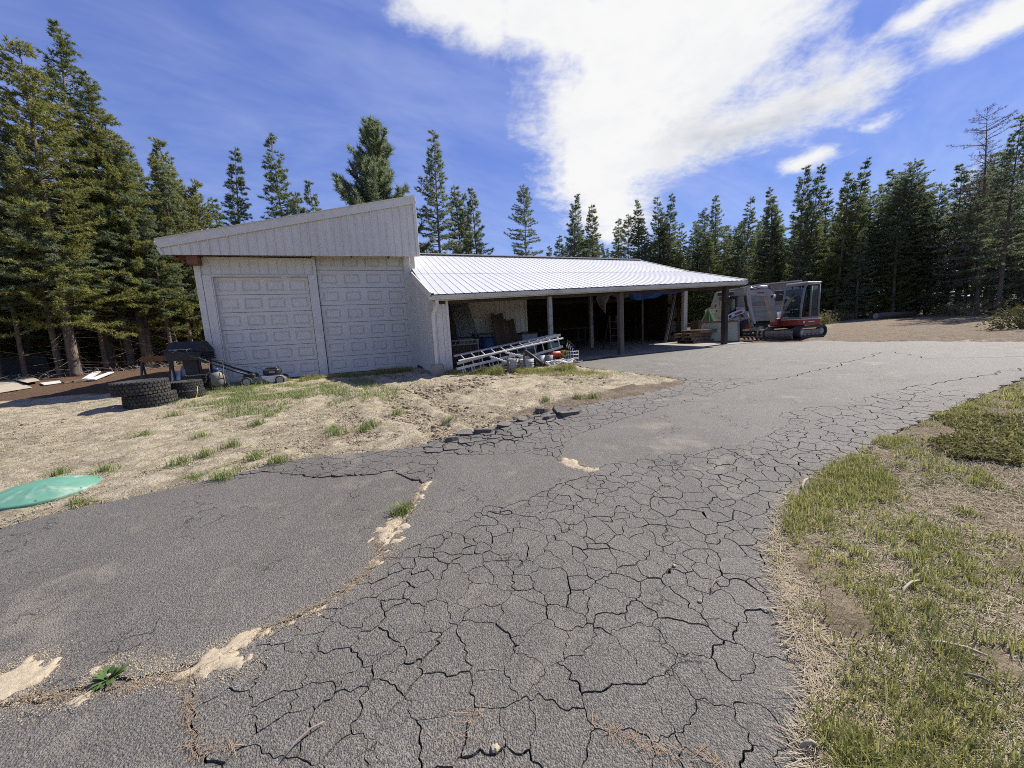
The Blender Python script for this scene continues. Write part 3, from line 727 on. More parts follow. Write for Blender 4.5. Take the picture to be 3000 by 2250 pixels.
# wooded rise that closes the horizon behind the trees
def hills():
    v, f = [], []; na, nr = 240, 6
    for i in range(na):
        a = 2*math.pi*i/na; h = 5.5+2.5*math.sin(a*5+1)+1.6*math.sin(a*13)+.9*math.sin(a*37+2)
        for j in range(nr):
            t = j/(nr-1); d = 85+70*t; v.append((math.sin(a)*d, math.cos(a)*d, 1.0+h*(t*(2-t))))
    for i in range(na):
        for j in range(nr-1): k = ((i+1) % na)*nr; f.append((i*nr+j, k+j, k+j+1, i*nr+j+1))
    m = surf('wooded_rise', (.03,.042,.026), (.018,.026,.018), .5, .95, bump=.5, bscale=1.2)
    tag(obj('hills', mesh_np('hills', v, polys=f, smooth=True), m), kind='structure')
hills()

# ======================= materials of the buildings =======================
M_WSID = surf('white_siding', (.68,.645,.56), (.62,.585,.505), 3, .5, bump=.001, bscale=9, dirt=(.42,.38,.32), dirt_amt=.15, dscale=1.6, stretch=(1,1,.35))
M_WSIDD = surf('grey_white_siding', (.52,.49,.43), (.44,.41,.36), 3, .6, dirt=(.28,.25,.2), dirt_amt=.6, dscale=1.6, stretch=(1,1,.35))
M_WDOOR = surf('white_door', (.69,.65,.565), (.64,.605,.525), 2, .5, bump=.0012, bscale=120, dirt=(.48,.44,.38), dirt_amt=.1, dscale=2.0)
M_WTRIM = surf('white_trim', (.69,.655,.57), (.62,.585,.51), 4, .55, dirt=(.4,.36,.3), dirt_amt=.5, dscale=3)
M_ROOF = surf('white_roof_metal', (.57,.57,.565), (.52,.52,.515), 2, .38, spec=.5, dirt=(.5,.49,.46), dirt_amt=.155, dscale=.8)
M_GUTTER = surf('cream_gutter', (.62,.60,.54), (.52,.50,.44), 3, .5, dirt=(.25,.22,.17), dirt_amt=.6, dscale=3)
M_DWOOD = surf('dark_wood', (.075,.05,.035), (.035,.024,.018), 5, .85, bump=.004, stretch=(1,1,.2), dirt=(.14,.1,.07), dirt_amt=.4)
M_POST = surf('weathered_post', (.17,.138,.10), (.10,.08,.06), 6, .85, bump=.004, stretch=(1,1,.12), dirt=(.07,.055,.04), dirt_amt=.6)
M_PPOST = surf('peeling_painted_post', (.34,.32,.28), (.25,.235,.20), 6, .8, bump=.003, dirt=(.09,.07,.05), dirt_amt=.95, dscale=6)
M_REDWOOD = surf('red_brown_beam', (.24,.10,.058), (.15,.062,.038), 7, .7, bump=.004, stretch=(1,.2,1))
M_BLACK = surf('black_cap', (.012,.012,.012), None, 6, .5)
M_GALV = surf('galvanised_iron', (.42,.43,.43), (.33,.34,.34), 8, .45, metal=.6)
M_TARPB = surf('blue_tarp', (.03,.11,.42), (.02,.07,.28), 4, .5, spec=.4, bump=.006, bscale=14)
M_TARPG = surf('grey_tarp', (.26,.25,.235), (.17,.165,.155), 4, .7, bump=.006, bscale=14)

def rib_strip(c00, c10, c11, c01, pitch=.2286, h=.02, n=None, drop=None):
    """one metal sheet: ribs run from edge 0 to edge 1 (c00-c10 along edge 0)"""
    c00, c10, c11, c01 = [Vector(c) for c in (c00, c10, c11, c01)]
    W = (c10-c00).length; k = n or max(1, round(W/pitch))
    nrm = (c10-c00).cross(c01-c00).normalized()
    ts = []
    for i in range(k):
        b = i/k; p = 1/k
        ts += [(b, 0), (b+p*.80, 0), (b+p*.86, 1), (b+p*.94, 1), (b+p*.998, 0)]
    ts[-1] = (1, 0)
    vs, fs = [], []
    for t, r_ in ts:
        vs += [c00.lerp(c10, t)+nrm*h*r_, c01.lerp(c11, t)+nrm*h*r_]
    for i in range(len(ts)-1): fs.append((2*i, 2*i+2, 2*i+3, 2*i+1))
    k0 = len(vs)
    vs += [v-nrm*.012 for v in (c00, c10, c11, c01)]; fs.append((k0+3, k0+2, k0+1, k0))
    me = bpy.data.meshes.new('sheet'); me.from_pydata([tuple(v) for v in vs], [], fs); me.update()
    return me

# ======================= garage =======================
garage = thing('garage', 'tall white metal garage with a slanting roof and two panelled doors', 'garage', (AX.x, AX.y, 0), AZ)
def gp(name, mb, mat, parent=None): return mb.build(name, mat, parent or garage)
def door(u0, u1, z0, z1, n, lab):
    W = u1-u0; h = (z1-z0)/n
    root = MB().box(((u0+u1)/2, .10, (z0+z1)/2), (W-.02, .03, z1-z0-.02)).build('garage_door', M_BLACK, garage); root['label'] = lab
    v, f = [], []
    cw = W/4
    y0 = .0
    def ring(a, b):
        for k in range(4): f.append((a+k, a+(k+1) % 4, b+(k+1) % 4, b+k))
    for c in range(4):
        cx0, cx1 = c*cw, (c+1)*cw; mx = (cx0+cx1)/2; mz = h/2
        e = .007
        rects = [((cx0 if c else e, cx1 if c < 3 else W-e, e, h-e), 0), ((mx-.235, mx+.235, mz-.155, mz+.155), 0), ((mx-.218, mx+.218, mz-.138, mz+.138), .028), ((mx-.205, mx+.205, mz-.125, mz+.125), .028), ((mx-.185, mx+.185, mz-.105, mz+.105), .001)]
        ids = []
        for (a, b, c0, c1), dpt in rects:
            ids.append(len(v)); v.extend([(a, dpt, c0), (b, dpt, c0), (b, dpt, c1), (a, dpt, c1)])
        for a, b in zip(ids, ids[1:]): ring(a, b)
        f.append(tuple(ids[-1]+k for k in range(4)))
    k = len(v); e = .007
    v.extend([(e,0,h-e),(W-e,0,h-e),(W-e,.045,h-.001),(e,.045,h-.001),(e,0,e),(W-e,0,e),(W-e,.045,.001),(e,.045,.001)]); f.extend([(k,k+1,k+2,k+3),(k+4,k+7,k+6,k+5)])
    me = bpy.data.meshes.new('door_section'); me.from_pydata(v, [], f); me.update(); me.materials.append(M_WDOOR)
    for i in range(n):
        o = obj('door_section', me, None, root); o.location = (u0, .045, z0+i*h)
    for u_ in (u0+.05, u1-.05): pass
    return root
door(0.0, 2.50, .415, 3.545, 6, 'lower left roll up door of six panelled sections')
door(2.77, 5.49, .415, 4.32, 7, 'taller right roll up door of seven panelled sections')
gp('corner_trim', MB().box((-.315, .02, 2.25), (.155, .16, 3.55), bev=.008), M_WTRIM)
gp('jamb', MB().box((-.12, .015, 1.98), (.222, .12, 3.22), bev=.006), M_WTRIM)
gp('jamb', MB().box((2.635, .01, 1.98), (.25, .13, 3.26), bev=.006), M_WTRIM)
gp('jamb', MB().box((5.6, .01, 2.36), (.2, .14, 4.02), bev=.006), M_WTRIM)
gp('corner_trim', MB().box((5.79, .04, 4.03), (.17, .1, .70), bev=.006), M_WTRIM)
gp('header_trim', MB().box((1.25, -.015, 3.565), (2.52, .10, .04), bev=.004), M_WTRIM)
gp('door_stop', MB().box((.012, -.035, 1.98), (.022, .04, 3.12)), M_WTRIM)
gp('door_stop', MB().box((5.485, -.03, 2.36), (.022, .04, 3.9)), M_WTRIM)
gp('header_post', MB().box((2.72, -.02, 3.88), (.09, .09, .55), bev=.004), M_WTRIM)
gp('siding_sheet', MB(), M_WSID) if False else None
for i in range(3):
    a, b = -.235+i*.97, -.235+(i+1)*.97
    if i == 2: b = 2.675
    obj('siding_sheet', rib_strip((a, -.01, 3.59), (b, -.01, 3.59), (b, -.01, 4.10), (a, -.01, 4.10), h=.016), M_WSID, garage)
gp('soffit_strip', MB().box((1.3, -.06, 4.07), (2.85, .09, .055), bev=.006), M_WTRIM)
gp('door_head', MB().box((4.13, .03, 4.24), (2.72, .06, .09)), M_WTRIM)
# walls that close the building
gp('wall', MB().box((-.37, 4.3, 2.3), (.06, 8.4, 3.9)), M_WSID)
gp('wall', MB().box((5.70, 4.3, 2.9), (.06, 8.4, 5.1)), M_WSID)
gp('wall', MB().prism([(-.37,.35),(5.7,.35),(5.7,5.7),(-.37,4.25)], 8.46, 8.5), M_WSID)
gp('wall', MB().prism([(-.37,4.14),(5.7,4.16),(5.7,5.7),(-.37,4.25)], .06, .1), M_WSID)
# sloping roof with its hanging front gable
SL = (6.06-4.445)/6.96
zr = lambda u_: 4.445+SL*(u_+.99)
roof = MB().prism([(-.99,zr(-.99)-.05),(5.98,zr(5.98)-.05),(5.98,zr(5.98)+.0),(-.99,zr(-.99)+.0)], -.44, 8.9).build('roof', M_ROOF, garage)
n = 30; us = [-.975+(5.95+.975)*i/n for i in range(n+1)]
zb = lambda u_: 4.066+(4.15-4.066)*(u_+.889)/6.8
for k in range(0, n, 4):
    a, b = us[k], us[min(n, k+4)]
    obj('gable_sheet', rib_strip((a+(.09 if k == 0 else 0), -.45, zb(a)), (b, -.45, zb(b)), (b, -.45, zr(b)-.1), (a, -.45, zr(a)-.1), n=min(4, n-k), h=.032), M_WSID, garage)
fas = MB(); fas.bar((-1.0, -.485, zr(-1.0)-.10), (5.99, -.485, zr(5.99)-.10), .035, .235, up=(0,0,1), bev=.006); gp('fascia_trim', fas, M_WTRIM)
gp('fascia_cap', MB().bar((-1.01, -.49, zr(-1.01)+.022), (6.0, -.49, zr(6.0)+.022), .08, .018), M_WTRIM)
gp('gable_end_trim', MB().box((5.935, -.475, (zb(5.9)+zr(5.9))/2-.06), (.10, .05, zr(5.9)-zb(5.9)-.14), bev=.006), M_WTRIM)
gp('gable_end_trim', MB().bar((-.985, -.47, zr(-.98)-.2), (-.90, -.47, zb(-.9)), .03, .07, up=(1,0,0)), M_WTRIM)
gp('gable_back', MB().prism([(-.86,zb(-.86)+.02),(5.9,zb(5.9)+.02),(5.9,zr(5.9)-.08),(-.86,zr(-.86)-.08)], -.43, -.41), M_DWOOD)
gp('gutter', MB().box((-1.03, 4.2, 4.38), (.1, 9.2, .1), bev=.02), M_WTRIM)
gp('beam', MB().box((-.31, 1.0, 3.98), (.26, 2.7, .27), bev=.012), M_REDWOOD)
for i in range(9): gp('rafter', MB().box((-.66, -.22+i*.62, 4.17), (.6, .045, .16)), M_REDWOOD)
gp('purlin', MB().box((-.86, 2.4, 4.20), (.045, 5.6, .13)), M_REDWOOD)
for i in range(5): gp('lookout', MB().box((.4+i*1.15, -.2, 4.20), (.05, .36, .1)), M_DWOOD)

# ======================= open shed =======================
shed = thing('open_shed', 'long low open shed with white ribbed roof and timber posts', 'shed', (AX.x, AX.y, 0), AZ)
def sp(name, mb, mat, parent=None): return mb.build(name, mat, parent or shed)
lz = lambda t: 2.56+.31*t                 # eave height along the length, 0..1
EV = lambda t: Vector((5.58+11.55*t, -3.95, 2.56+.33*t))
CR = lambda t: Vector((5.74+11.9*t, -.70, 3.55+.14*t))
RG = lambda t: Vector((5.80+11.85*t, 2.5, 4.775-.05*t))
BK = lambda t: Vector((5.80+11.85*t, 6.3, 3.55))
NS = 13
for nm, lo, hi, e in (('roof_sheet', EV, CR, .0), ('roof_sheet', CR, RG, .012)):
    for i in range(NS):
        a, b = i/NS, (i+1)/NS
        up_ = Vector((0, 0, e))
        o = obj(nm, rib_strip(lo(a)+up_-(hi(a)-lo(a))*(.02 if e else 0), lo(b)+up_-(hi(b)-lo(b))*(.02 if e else 0), hi(b)+up_, hi(a)+up_, n=4, h=.011), M_ROOF, shed)
sp('rear_roof', MB().add([RG(0), RG(1), BK(1), BK(0)]+[p-Vector((0,0,.02)) for p in (RG(0), RG(1), BK(1), BK(0))], [(0,1,2,3),(7,6,5,4),(0,4,5,1),(2,6,7,3)]), M_ROOF)
sp('ridge_cap', MB().bar(RG(0)+Vector((0,-.1,.02)), RG(1)+Vector((.03,-.1,.02)), .26, .03), M_WTRIM)
sp('rake_trim', MB().bar(EV(0)+Vector((-.03,-.02,-.04)), CR(0)+Vector((-.1,.12,-.02)), .035, .20), M_WTRIM)
sp('rake_trim', MB().bar(EV(1)+Vector((.02,0,-.03)), CR(1)+Vector((.02,0,-.03)), .035, .13), M_WTRIM)
sp('rake_trim', MB().bar(CR(1)+Vector((.02,0,-.02)), RG(1)+Vector((.02,0,-.02)), .035, .13), M_WTRIM)
sp('eave_board', MB().bar(EV(0)+Vector((.02,.03,-.10)), EV(1)+Vector((0,.03,-.10)), .03, .14), M_GUTTER)
gut = MB(); a, b = EV(0)+Vector((-.02,-.05,-.09)), EV(1)+Vector((-.05,-.05,-.09))
prof = [(.06,.055),(.055,-.055),(-.03,-.055),(-.05,-.01),(-.06,.02),(-.06,.055),(-.05,.055),(-.045,.02),(-.03,-.045),(.045,-.045),(.05,.055)]
gut.add([(p.x, p.y+q[0], p.z+q[1]) for p in (a, b) for q in prof], [(i, (i+1) % 11, 11+(i+1) % 11, 11+i) for i in range(11)]+[tuple(range(11)), tuple(range(21, 10, -1))])
g_ = sp('gutter', gut, M_GUTTER)
for t in (.12, .3, .52, .74): sp('gutter_joint', MB().box(a.lerp(b, t)+Vector((0,-.003,0)), (.05, .126, .114)), M_GUTTER, g_)
sp('gutter_end_cap', MB().box(EV(0)+Vector((.02,-.0,-.02)), (.09, .06, .10)), M_BLACK, g_)
# downspout with its offset
ds = MB()
P_ = [Vector((5.70,-4.0,2.42)), Vector((5.70,-4.0,2.30)), Vector((5.60,-3.86,2.05)), Vector((5.60,-3.86,.72))]
for p, q in zip(P_, P_[1:]): ds.bar(p, q+(q-p).normalized()*.01, .065, .085, up=(1,0,0), bev=.01)
dn = sp('downspout', ds, M_WTRIM)
sp('bracket', MB().box((5.60,-3.86,1.35), (.085, .11, .025)), M_WTRIM, dn)
# left end wall of the lean-to, board by board
for i in range(13):
    v0, v1 = -.02-i*.287, -.02-(i+1)*.287
    zt = lambda v_: 3.62+(2.52-3.62)*(-v_-.1)/3.75-.06
    zb0 = .36+.05*(-v0)/3.75*1.5
    w = MB(); w.add([(5.69,v0-.004,zb0+.03*((i*7)%3)),(5.69,v1+.004,zb0+.03*((i*7)%3)),(5.69,v1+.004,zt(v1)),(5.69,v0-.004,zt(v0)),(5.72,v0-.004,zb0),(5.72,v1+.004,zb0),(5.72,v1+.004,zt(v1)),(5.72,v0-.004,zt(v0))],[(0,1,2,3),(7,6,5,4),(0,3,7,4),(1,5,6,2),(0,4,5,1),(3,2,6,7)])
    sp('siding_board', w, (M_WSID, M_WSIDD, M_WSID, M_WSIDD, M_WSID)[i % 5])
    sp('batten', MB().box((5.672, v1, (zb0+zt(v1))/2), (.045, .05, zt(v1)-zb0)), M_WSID)
sp('skirt_board', MB().box((5.66,-.6,.42), (.03, 1.1, .14)), M_DWOOD)
for i in range(2):
    sp('siding_board', MB().box((5.78+i*.165, -3.78, 1.45), (.158, .03, 2.0)), M_WSID)
sp('corner_trim', MB().box((6.00, -3.79, 1.45), (.07, .06, 2.02), bev=.006), M_WTRIM)
sp('corner_trim', MB().box((5.67, -3.775, 1.42), (.05, .06, 1.98), bev=.006), M_WSID)
# inner white wall
for i in range(5):
    a_, b_ = 5.76+i*.784, 5.76+(i+1)*.784
    obj('siding_sheet', rib_strip((a_,-.70,.45), (b_,-.70,.45), (b_,-.70,3.5), (a_,-.70,3.5), pitch=.196, h=.014), M_WSID, shed)
sp('corner_trim', MB().box((9.70, -.70, 2.0), (.07, .08, 3.05), bev=.005), M_WTRIM)
# posts
def post(u_, v_, zt, w, mat, dz=0):
    p = B(u_, v_); z0 = zg(p.x, p.y)-.02
    sp('post', MB().box((u_, v_, (z0+zt)/2), (w, w, zt-z0), bev=.008), mat)
post(9.06,-3.80,2.46,.12,M_PPOST); post(11.60,-3.80,2.53,.155,M_POST); post(16.25,-3.80,2.66,.17,M_DWOOD)
post(12.6,-.66,3.45,.13,M_PPOST); post(15.2,-.66,3.5,.07,M_POST); post(9.6,-.6,3.4,.14,M_DWOOD)
sp('corner_post', MB().box((17.38,-.86,2.08), (.20,.16,2.96), bev=.01), M_WTRIM)
sp('corner_post', MB().box((17.30,-.60,2.08), (.12,.12,2.96), bev=.01), M_DWOOD)
sp('post_bracket', MB().box((16.22,-3.93,2.17), (.42,.06,.07)), M_DWOOD)
sp('header_beam', MB().bar((5.75,-3.78,2.40), (17.0,-3.78,2.70), .06, .16), M_DWOOD)
sp('header_beam', MB().bar((9.7,-.62,3.36), (17.5,-.62,3.50), .06, .2), M_DWOOD)
for i in range(19):
    t = (i+.3)/19; e, c = EV(t), CR(t); sp('rafter', MB().bar(e+Vector((0,.1,-.10)), c+Vector((0,0,-.12)), .045, .14), M_DWOOD)
# dark inside of the barn
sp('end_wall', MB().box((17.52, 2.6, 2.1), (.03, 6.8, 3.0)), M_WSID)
sp('shade_sheet', MB().box((17.49, 3.2, 2.1), (.02, 5.4, 3.0)), M_DWOOD)  # added dark sheet, stands in for shade on the white end wall
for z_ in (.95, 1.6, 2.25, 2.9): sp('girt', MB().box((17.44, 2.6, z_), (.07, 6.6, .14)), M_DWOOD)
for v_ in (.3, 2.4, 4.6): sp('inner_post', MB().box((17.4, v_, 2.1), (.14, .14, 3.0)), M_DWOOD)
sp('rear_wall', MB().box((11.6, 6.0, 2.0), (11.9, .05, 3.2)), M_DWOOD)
sp('gable_wall', MB().prism([(-.7,3.4),(6.3,3.4),(2.5,4.7)], 17.47, 17.5, 'yz'), M_WSID)
sp('loft_joist', MB().box((13.0, 1.2, 2.62), (6.5, .05, .14)), M_DWOOD)
for k, v_ in enumerate((1.0, 3.0)): sp('shelf', MB().box((11.2, v_+2, 2.35), (2.6, .5, .05)), M_DWOOD)
# concrete floor, following the ground
xs = np.linspace(9.7, 17.5, 20); ys = np.linspace(-4.0, 5.95, 22)
v, f = [], []
for a_ in xs:
    for b_ in ys: p = B(a_, b_); v.append((a_, b_, zg(p.x, p.y)+.025))
for i in range(19):
    for j in range(21): f.append((i*22+j, (i+1)*22+j, (i+1)*22+j+1, i*22+j+1))
nv = len(v); rim = [i*22 for i in range(20)]+[19*22+j for j in range(1, 22)]+[i*22+21 for i in range(18, -1, -1)]+[j for j in range(20, 0, -1)]
v += [(v[i][0], v[i][1], v[i][2]-.12) for i in rim]
for k in range(len(rim)): f.append((rim[k], nv+k, nv+(k+1) % len(rim), rim[(k+1) % len(rim)]))
obj('floor_slab', mesh_np('floor_slab', v, polys=f), M_CONC, shed)

# ======================= materials of the small things =======================
M_RUB = surf('tyre_rubber', (.045,.043,.04), (.025,.024,.023), 14, .85, bump=.002, dirt=(.2,.17,.13), dirt_amt=.55, dscale=7)
M_BLK = surf('black_paint', (.018,.018,.019), (.01,.01,.011), 8, .42, dirt=(.1,.085,.07), dirt_amt=.35, dscale=6)
M_BPL = surf('black_plastic', (.016,.016,.017), (.028,.027,.027), 8, .55)
M_WHT = surf('white_paint', (.62,.62,.60), (.52,.52,.50), 5, .5, dirt=(.3,.26,.2), dirt_amt=.5, dscale=4)
M_DWHT = surf('dingy_white_plastic', (.42,.40,.36), (.32,.30,.26), 6, .6, dirt=(.15,.12,.09), dirt_amt=.6, dscale=8)
M_ALU = surf('aluminium', (.50,.50,.49), (.38,.38,.37), 6, .5, metal=.25, dirt=(.28,.26,.23), dirt_amt=.5, dscale=5)
M_STEEL = surf('grey_steel', (.24,.24,.24), (.16,.16,.16), 8, .5, metal=.5, dirt=(.12,.08,.06), dirt_amt=.6)
M_RUST = surf('rusty_iron', (.13,.085,.055), (.07,.05,.036), 14, .85, bump=.002)
M_WOOD = surf('old_board', (.17,.115,.078), (.09,.06,.042), 5, .85, bump=.003, stretch=(1,1,.15), dirt=(.05,.035,.03), dirt_amt=.5)
M_PALE = surf('pale_plywood', (.42,.355,.275), (.33,.28,.215), 4, .85, dirt=(.2,.16,.12), dirt_amt=.6, dscale=2.5)
M_PALLET = surf('pallet_wood', (.24,.18,.12), (.14,.10,.07), 6, .88, bump=.003, dirt=(.07,.05,.04), dirt_amt=.5, dscale=4)
M_ORANGE = surf('orange_plank', (.36,.17,.05), (.28,.12,.04), 5, .8)
M_BLUE = surf('blue_barrel', (.02,.05,.13), (.014,.034,.09), 4, .45)
M_GREENT = surf('green_tank', (.13,.26,.19), (.09,.19,.14), 6, .45, dirt=(.1,.1,.08), dirt_amt=.4)
M_REDT = surf('red_tank', (.38,.055,.025), (.27,.035,.018), 6, .45, dirt=(.12,.06,.04), dirt_amt=.5)
M_YEL = surf('yellow_plastic', (.55,.36,.02), (.42,.27,.015), 6, .5)
M_STRAP = surf('yellow_green_strap', (.62,.66,.04), None, 6, .6)
M_CHROME = surf('chrome_fitting', (.65,.65,.65), None, 6, .25, metal=1)
M_GREY = surf('grey_plastic', (.22,.23,.25), (.16,.17,.18), 6, .6)
M_LID = surf('green_plastic_lid', (.115,.27,.195), (.09,.215,.155), 3, .6, spec=.35, dirt=(.33,.38,.30), dirt_amt=.8, dscale=4, bump=.001)
M_BEIGE = surf('beige_paint', (.20,.185,.155), (.155,.14,.12), 4, .6, dirt=(.2,.17,.13), dirt_amt=.5)
M_CAMP = surf('camper_white', (.30,.305,.30), (.24,.245,.245), 3, .5, dirt=(.24,.22,.19), dirt_amt=.5, dscale=2)
M_TEAL = surf('camper_stripe', (.16,.27,.27), None, 4, .5)
M_MRED = surf('machine_red', (.28,.025,.022), (.20,.018,.016), 5, .38, spec=.5, dirt=(.14,.08,.06), dirt_amt=.4)
M_MWHT = surf('machine_white', (.62,.63,.62), (.56,.57,.56), 4, .4, spec=.5, dirt=(.34,.31,.27), dirt_amt=.4)
M_MGRY = surf('machine_grey', (.35,.345,.32), (.28,.275,.255), 4, .45, dirt=(.16,.14,.11), dirt_amt=.5)
M_CABF = surf('cab_frame_grey', (.20,.20,.195), (.16,.16,.155), 4, .45, dirt=(.1,.09,.08), dirt_amt=.4)
M_TRACK = surf('track_rubber', (.035,.034,.033), (.06,.056,.05), 9, .85, dirt=(.15,.12,.09), dirt_amt=.6)
M_ORIM = surf('orange_rim', (.55,.075,.02), (.42,.05,.015), 6, .45)
M_GREENH = surf('green_tarp', (.06,.13,.02), (.035,.08,.014), 8, .7, bump=.01, bscale=18)
def glass(name, tint=(.55,.72,.66), rough=.08, alpha=.55):
    m, nt, b, co = new_mat(name); b.inputs['Base Color'].default_value = (*tint, 1); b.inputs['Roughness'].default_value = rough
    n = noise(nt, co, 3, 4); nt.links.new((n*.2+alpha-.1).clamp().s, b.inputs['Alpha']); b.inputs['Specular IOR Level'].default_value = .7
    return m
M_GLASS = glass('cab_glass', (.02,.035,.034), .05, .84)
M_GLASSP = glass('old_green_glass', (.52,.55,.44), .4, 1.1)

def gz(x, y): return zg(x, y)
def place(name, label, cat, p, rz=0, dz=0, group=None):
    return thing(name, label, cat, (p[0], p[1], gz(p[0], p[1])+dz), rz, group)
def at(name, label, cat, u_, v_, dz=0, rz=0, group=None):
    p = B(u_, v_); return place(name, label, cat, p, AZ+rz, dz, group)

# ---- tyres ----
def tyre(label, x, y, z, D, w, blocks=38, rz=0):
    t = thing('tyre', label, 'tyre', (x, y, z), rz, 'old tyres stacked on the sand'); r = D/2
    pr = [(r*.56,-w*.30),(r*.60,-w*.42),(r*.75,-w*.5),(r*.90,-w*.47),(r*.965,-w*.40),(r*.975,0),(r*.965,w*.40),(r*.90,w*.47),(r*.75,w*.5),(r*.60,w*.42),(r*.56,w*.30),(r*.60,w*.2),(r*.82,w*.1),(r*.82,-w*.1),(r*.60,-w*.2),(r*.56,-w*.30)]
    MB().lathe(pr, (0,0,w/2), n=40).build('carcass', M_RUB, t)
    tr = MB()
    for row, (zc, hh, off) in enumerate(((.12,.2,0),(.37,.22,.5),(.63,.22,.15),(.88,.2,.6))):
        for k in range(blocks):
            a = 2*math.pi*(k+off)/blocks; rr = r*(.985 if row in (1,2) else .972)
            sk = .28 if row % 2 else -.28
            m = Matrix.Rotation(a, 3, 'Z') @ Matrix.Rotation(sk, 3, 'X')
            tr.box((math.cos(a)*rr, math.sin(a)*rr, zc*w), (r*.05, 2*math.pi*r/blocks*.74, w*hh*.86), m)
    tr.build('tread', M_RUB, t)
    return t
_g = lambda x, y: gz(x, y)
tyre('lower of the two large tyres in the front stack', -7.98, 8.42, _g(-8,8.4)+.0, .90, .285)
tyre('upper large tyre of the front stack, pushed out to the left', -8.09, 8.36, _g(-8,8.4)+.287, .96, .29, rz=.3)
tyre('lower small tyre behind the large stack, half sunk in grass', -7.80, 9.20, _g(-7.8,9.2), .66, .2)
tyre('upper small tyre leaning behind the large stack', -7.86, 9.22, _g(-7.8,9.2)+.203, .68, .21, rz=.5)
tyre('bottom tyre of the rear stack by the grill', -8.55, 10.55, _g(-8.5,10.5), .70, .2)
tyre('top grey tyre of the rear stack by the grill', -8.45, 10.45, _g(-8.5,10.5)+.203, .74, .23, rz=.2)
st = MB()
for a, b in (((-7.41,9.02,.30),(-7.40,8.99,.18)), ((-7.40,8.99,.18),(-7.44,8.97,.02))): st.bar(Vector(a)+Vector((0,0,.34)), Vector(b)+Vector((0,0,.34)), .05, .006, up=(1,.6,0))
tag(st.build('strap', M_STRAP), 'bright yellow strap end hanging between the stacked tyres', 'strap')

# ---- barbecue grill ----
g = place('barbecue_grill', 'black barbecue grill on a cart beside the garage corner', 'grill', (-9.12, 11.05), R(6)); g.scale = (1.12,1.12,1.1)
MB().prism([(-.38,.72),(.38,.72),(.43,.93),(-.43,.93)], -.26, .26).build('firebox', M_BLK, g)
lid = MB(); lo = [(-.43,-.27,.94),(.43,-.27,.94),(.43,.27,.94),(-.43,.27,.94)]; hi = [(-.33,-.14,1.19),(.33,-.14,1.19),(.33,.18,1.19),(-.33,.18,1.19)]
lid.add(lo+hi, [(3,2,1,0),(4,5,6,7),(0,1,5,4),(1,2,6,5),(2,3,7,6),(3,0,4,7)]); ld = lid.build('lid', M_BLK, g)
MB().bar((-.28,-.30,1.0), (.28,-.30,1.0), .02, .02).build('handle', M_STEEL, ld)
for i in range(4): MB().box((.41+i*.012,0,.90-i*.055), (.05,.46,.04), bev=.01).build('side_vent', M_BPL, g)
for sx in (-1,1):
    for sy in (-1,1): MB().bar((sx*.32,sy*.2,0), (sx*.32,sy*.2,.74), .035, .035).build('leg', M_BLK, g)
MB().box((0,0,.22), (.7,.44,.03)).build('bottom_shelf', M_BLK, g)
MB().box((.05,-.1,.47), (.34,.06,.5)).build('front_panel', M_BPL, g)
MB().lathe([(0,.24),(.14,.24),(.155,.3),(.155,.5),(.12,.58),(.05,.6),(.05,.66),(0,.66)], (-.12,.02,0), n=16).build('gas_bottle', M_GREY, g)
sh = place('metal_sheet', 'pale narrow metal sheet leaning against the grill cart', 'sheet', (-9.42,10.72), R(10))
MB().add([(-.09,0,0),(.12,0,0),(.10,.16,.52),(-.13,.16,.52),(-.09,.012,0),(.12,.012,0),(.10,.172,.52),(-.13,.172,.52)], [(0,1,2,3),(7,6,5,4),(0,4,5,1),(1,5,6,2),(2,6,7,3),(3,7,4,0)]).build('face', M_GALV, sh)
MB().bar((.01,-.005,.02), (-.02,.155,.51), .02, .012).build('fold', M_GALV, sh)
o = place('sawhorse', 'orange wooden sawhorse plank behind the grill', 'sawhorse', (-13.2,14.4), R(25))
MB().box((0,0,.74), (.8,.06,.2), bev=.006).build('plank', M_ORANGE, o)
for s in (-1,1):
    for q in (-1,1): MB().bar((s*.42,q*.22,0), (s*.40,q*.02,.66), .06, .04).build('leg', M_WOOD, o)

# ---- sprayer cart ----
c = place('sprayer_cart', 'beige tank sprayer on a black tubular cart by the garage corner', 'sprayer', (-7.75,10.12), R(30))
MB().lathe([(0,.14),(.15,.15),(.19,.22),(.19,.46),(.15,.55),(.07,.58),(.06,.62),(0,.62)], n=18).build('tank', M_BEIGE, c)
MB().lathe([(0,.60),(.075,.60),(.08,.67),(.05,.70),(0,.70)], n=14).build('cap', M_BLUE, c); c.scale = (.85,.85,.85)
fr = MB()
for s in (-1,1):
    fr.tube([(s*.17,.34,.92),(s*.17,.20,.86),(s*.17,-.02,.45),(s*.17,-.20,.02)], .013, 6); fr.tube([(s*.17,-.26,.62),(s*.17,-.06,.30),(s*.17,.24,.04)], .011, 6)
fr.tube([(-.17,.34,.92),(.17,.34,.92)], .013, 6); fr.tube([(-.17,-.20,.03),(.17,-.20,.03)], .013, 6); fr.tube([(-.17,-.26,.62),(.17,-.26,.62)], .011, 6)
fr.build('frame', M_BLK, c)
for s in (-1,1): MB().lathe([(.02,-.03),(.09,-.03),(.115,-.02),(.115,.02),(.09,.03),(.02,.03)], (s*.23,.22,.115), 'x', 18).build('wheel', M_RUB, c)
MB().tube([(.1,-.1,.6),(.25,-.25,.5),(.3,-.2,.2),(.18,-.3,.05),(.35,-.42,.03)], .012, 6).build('hose', M_BPL, c)

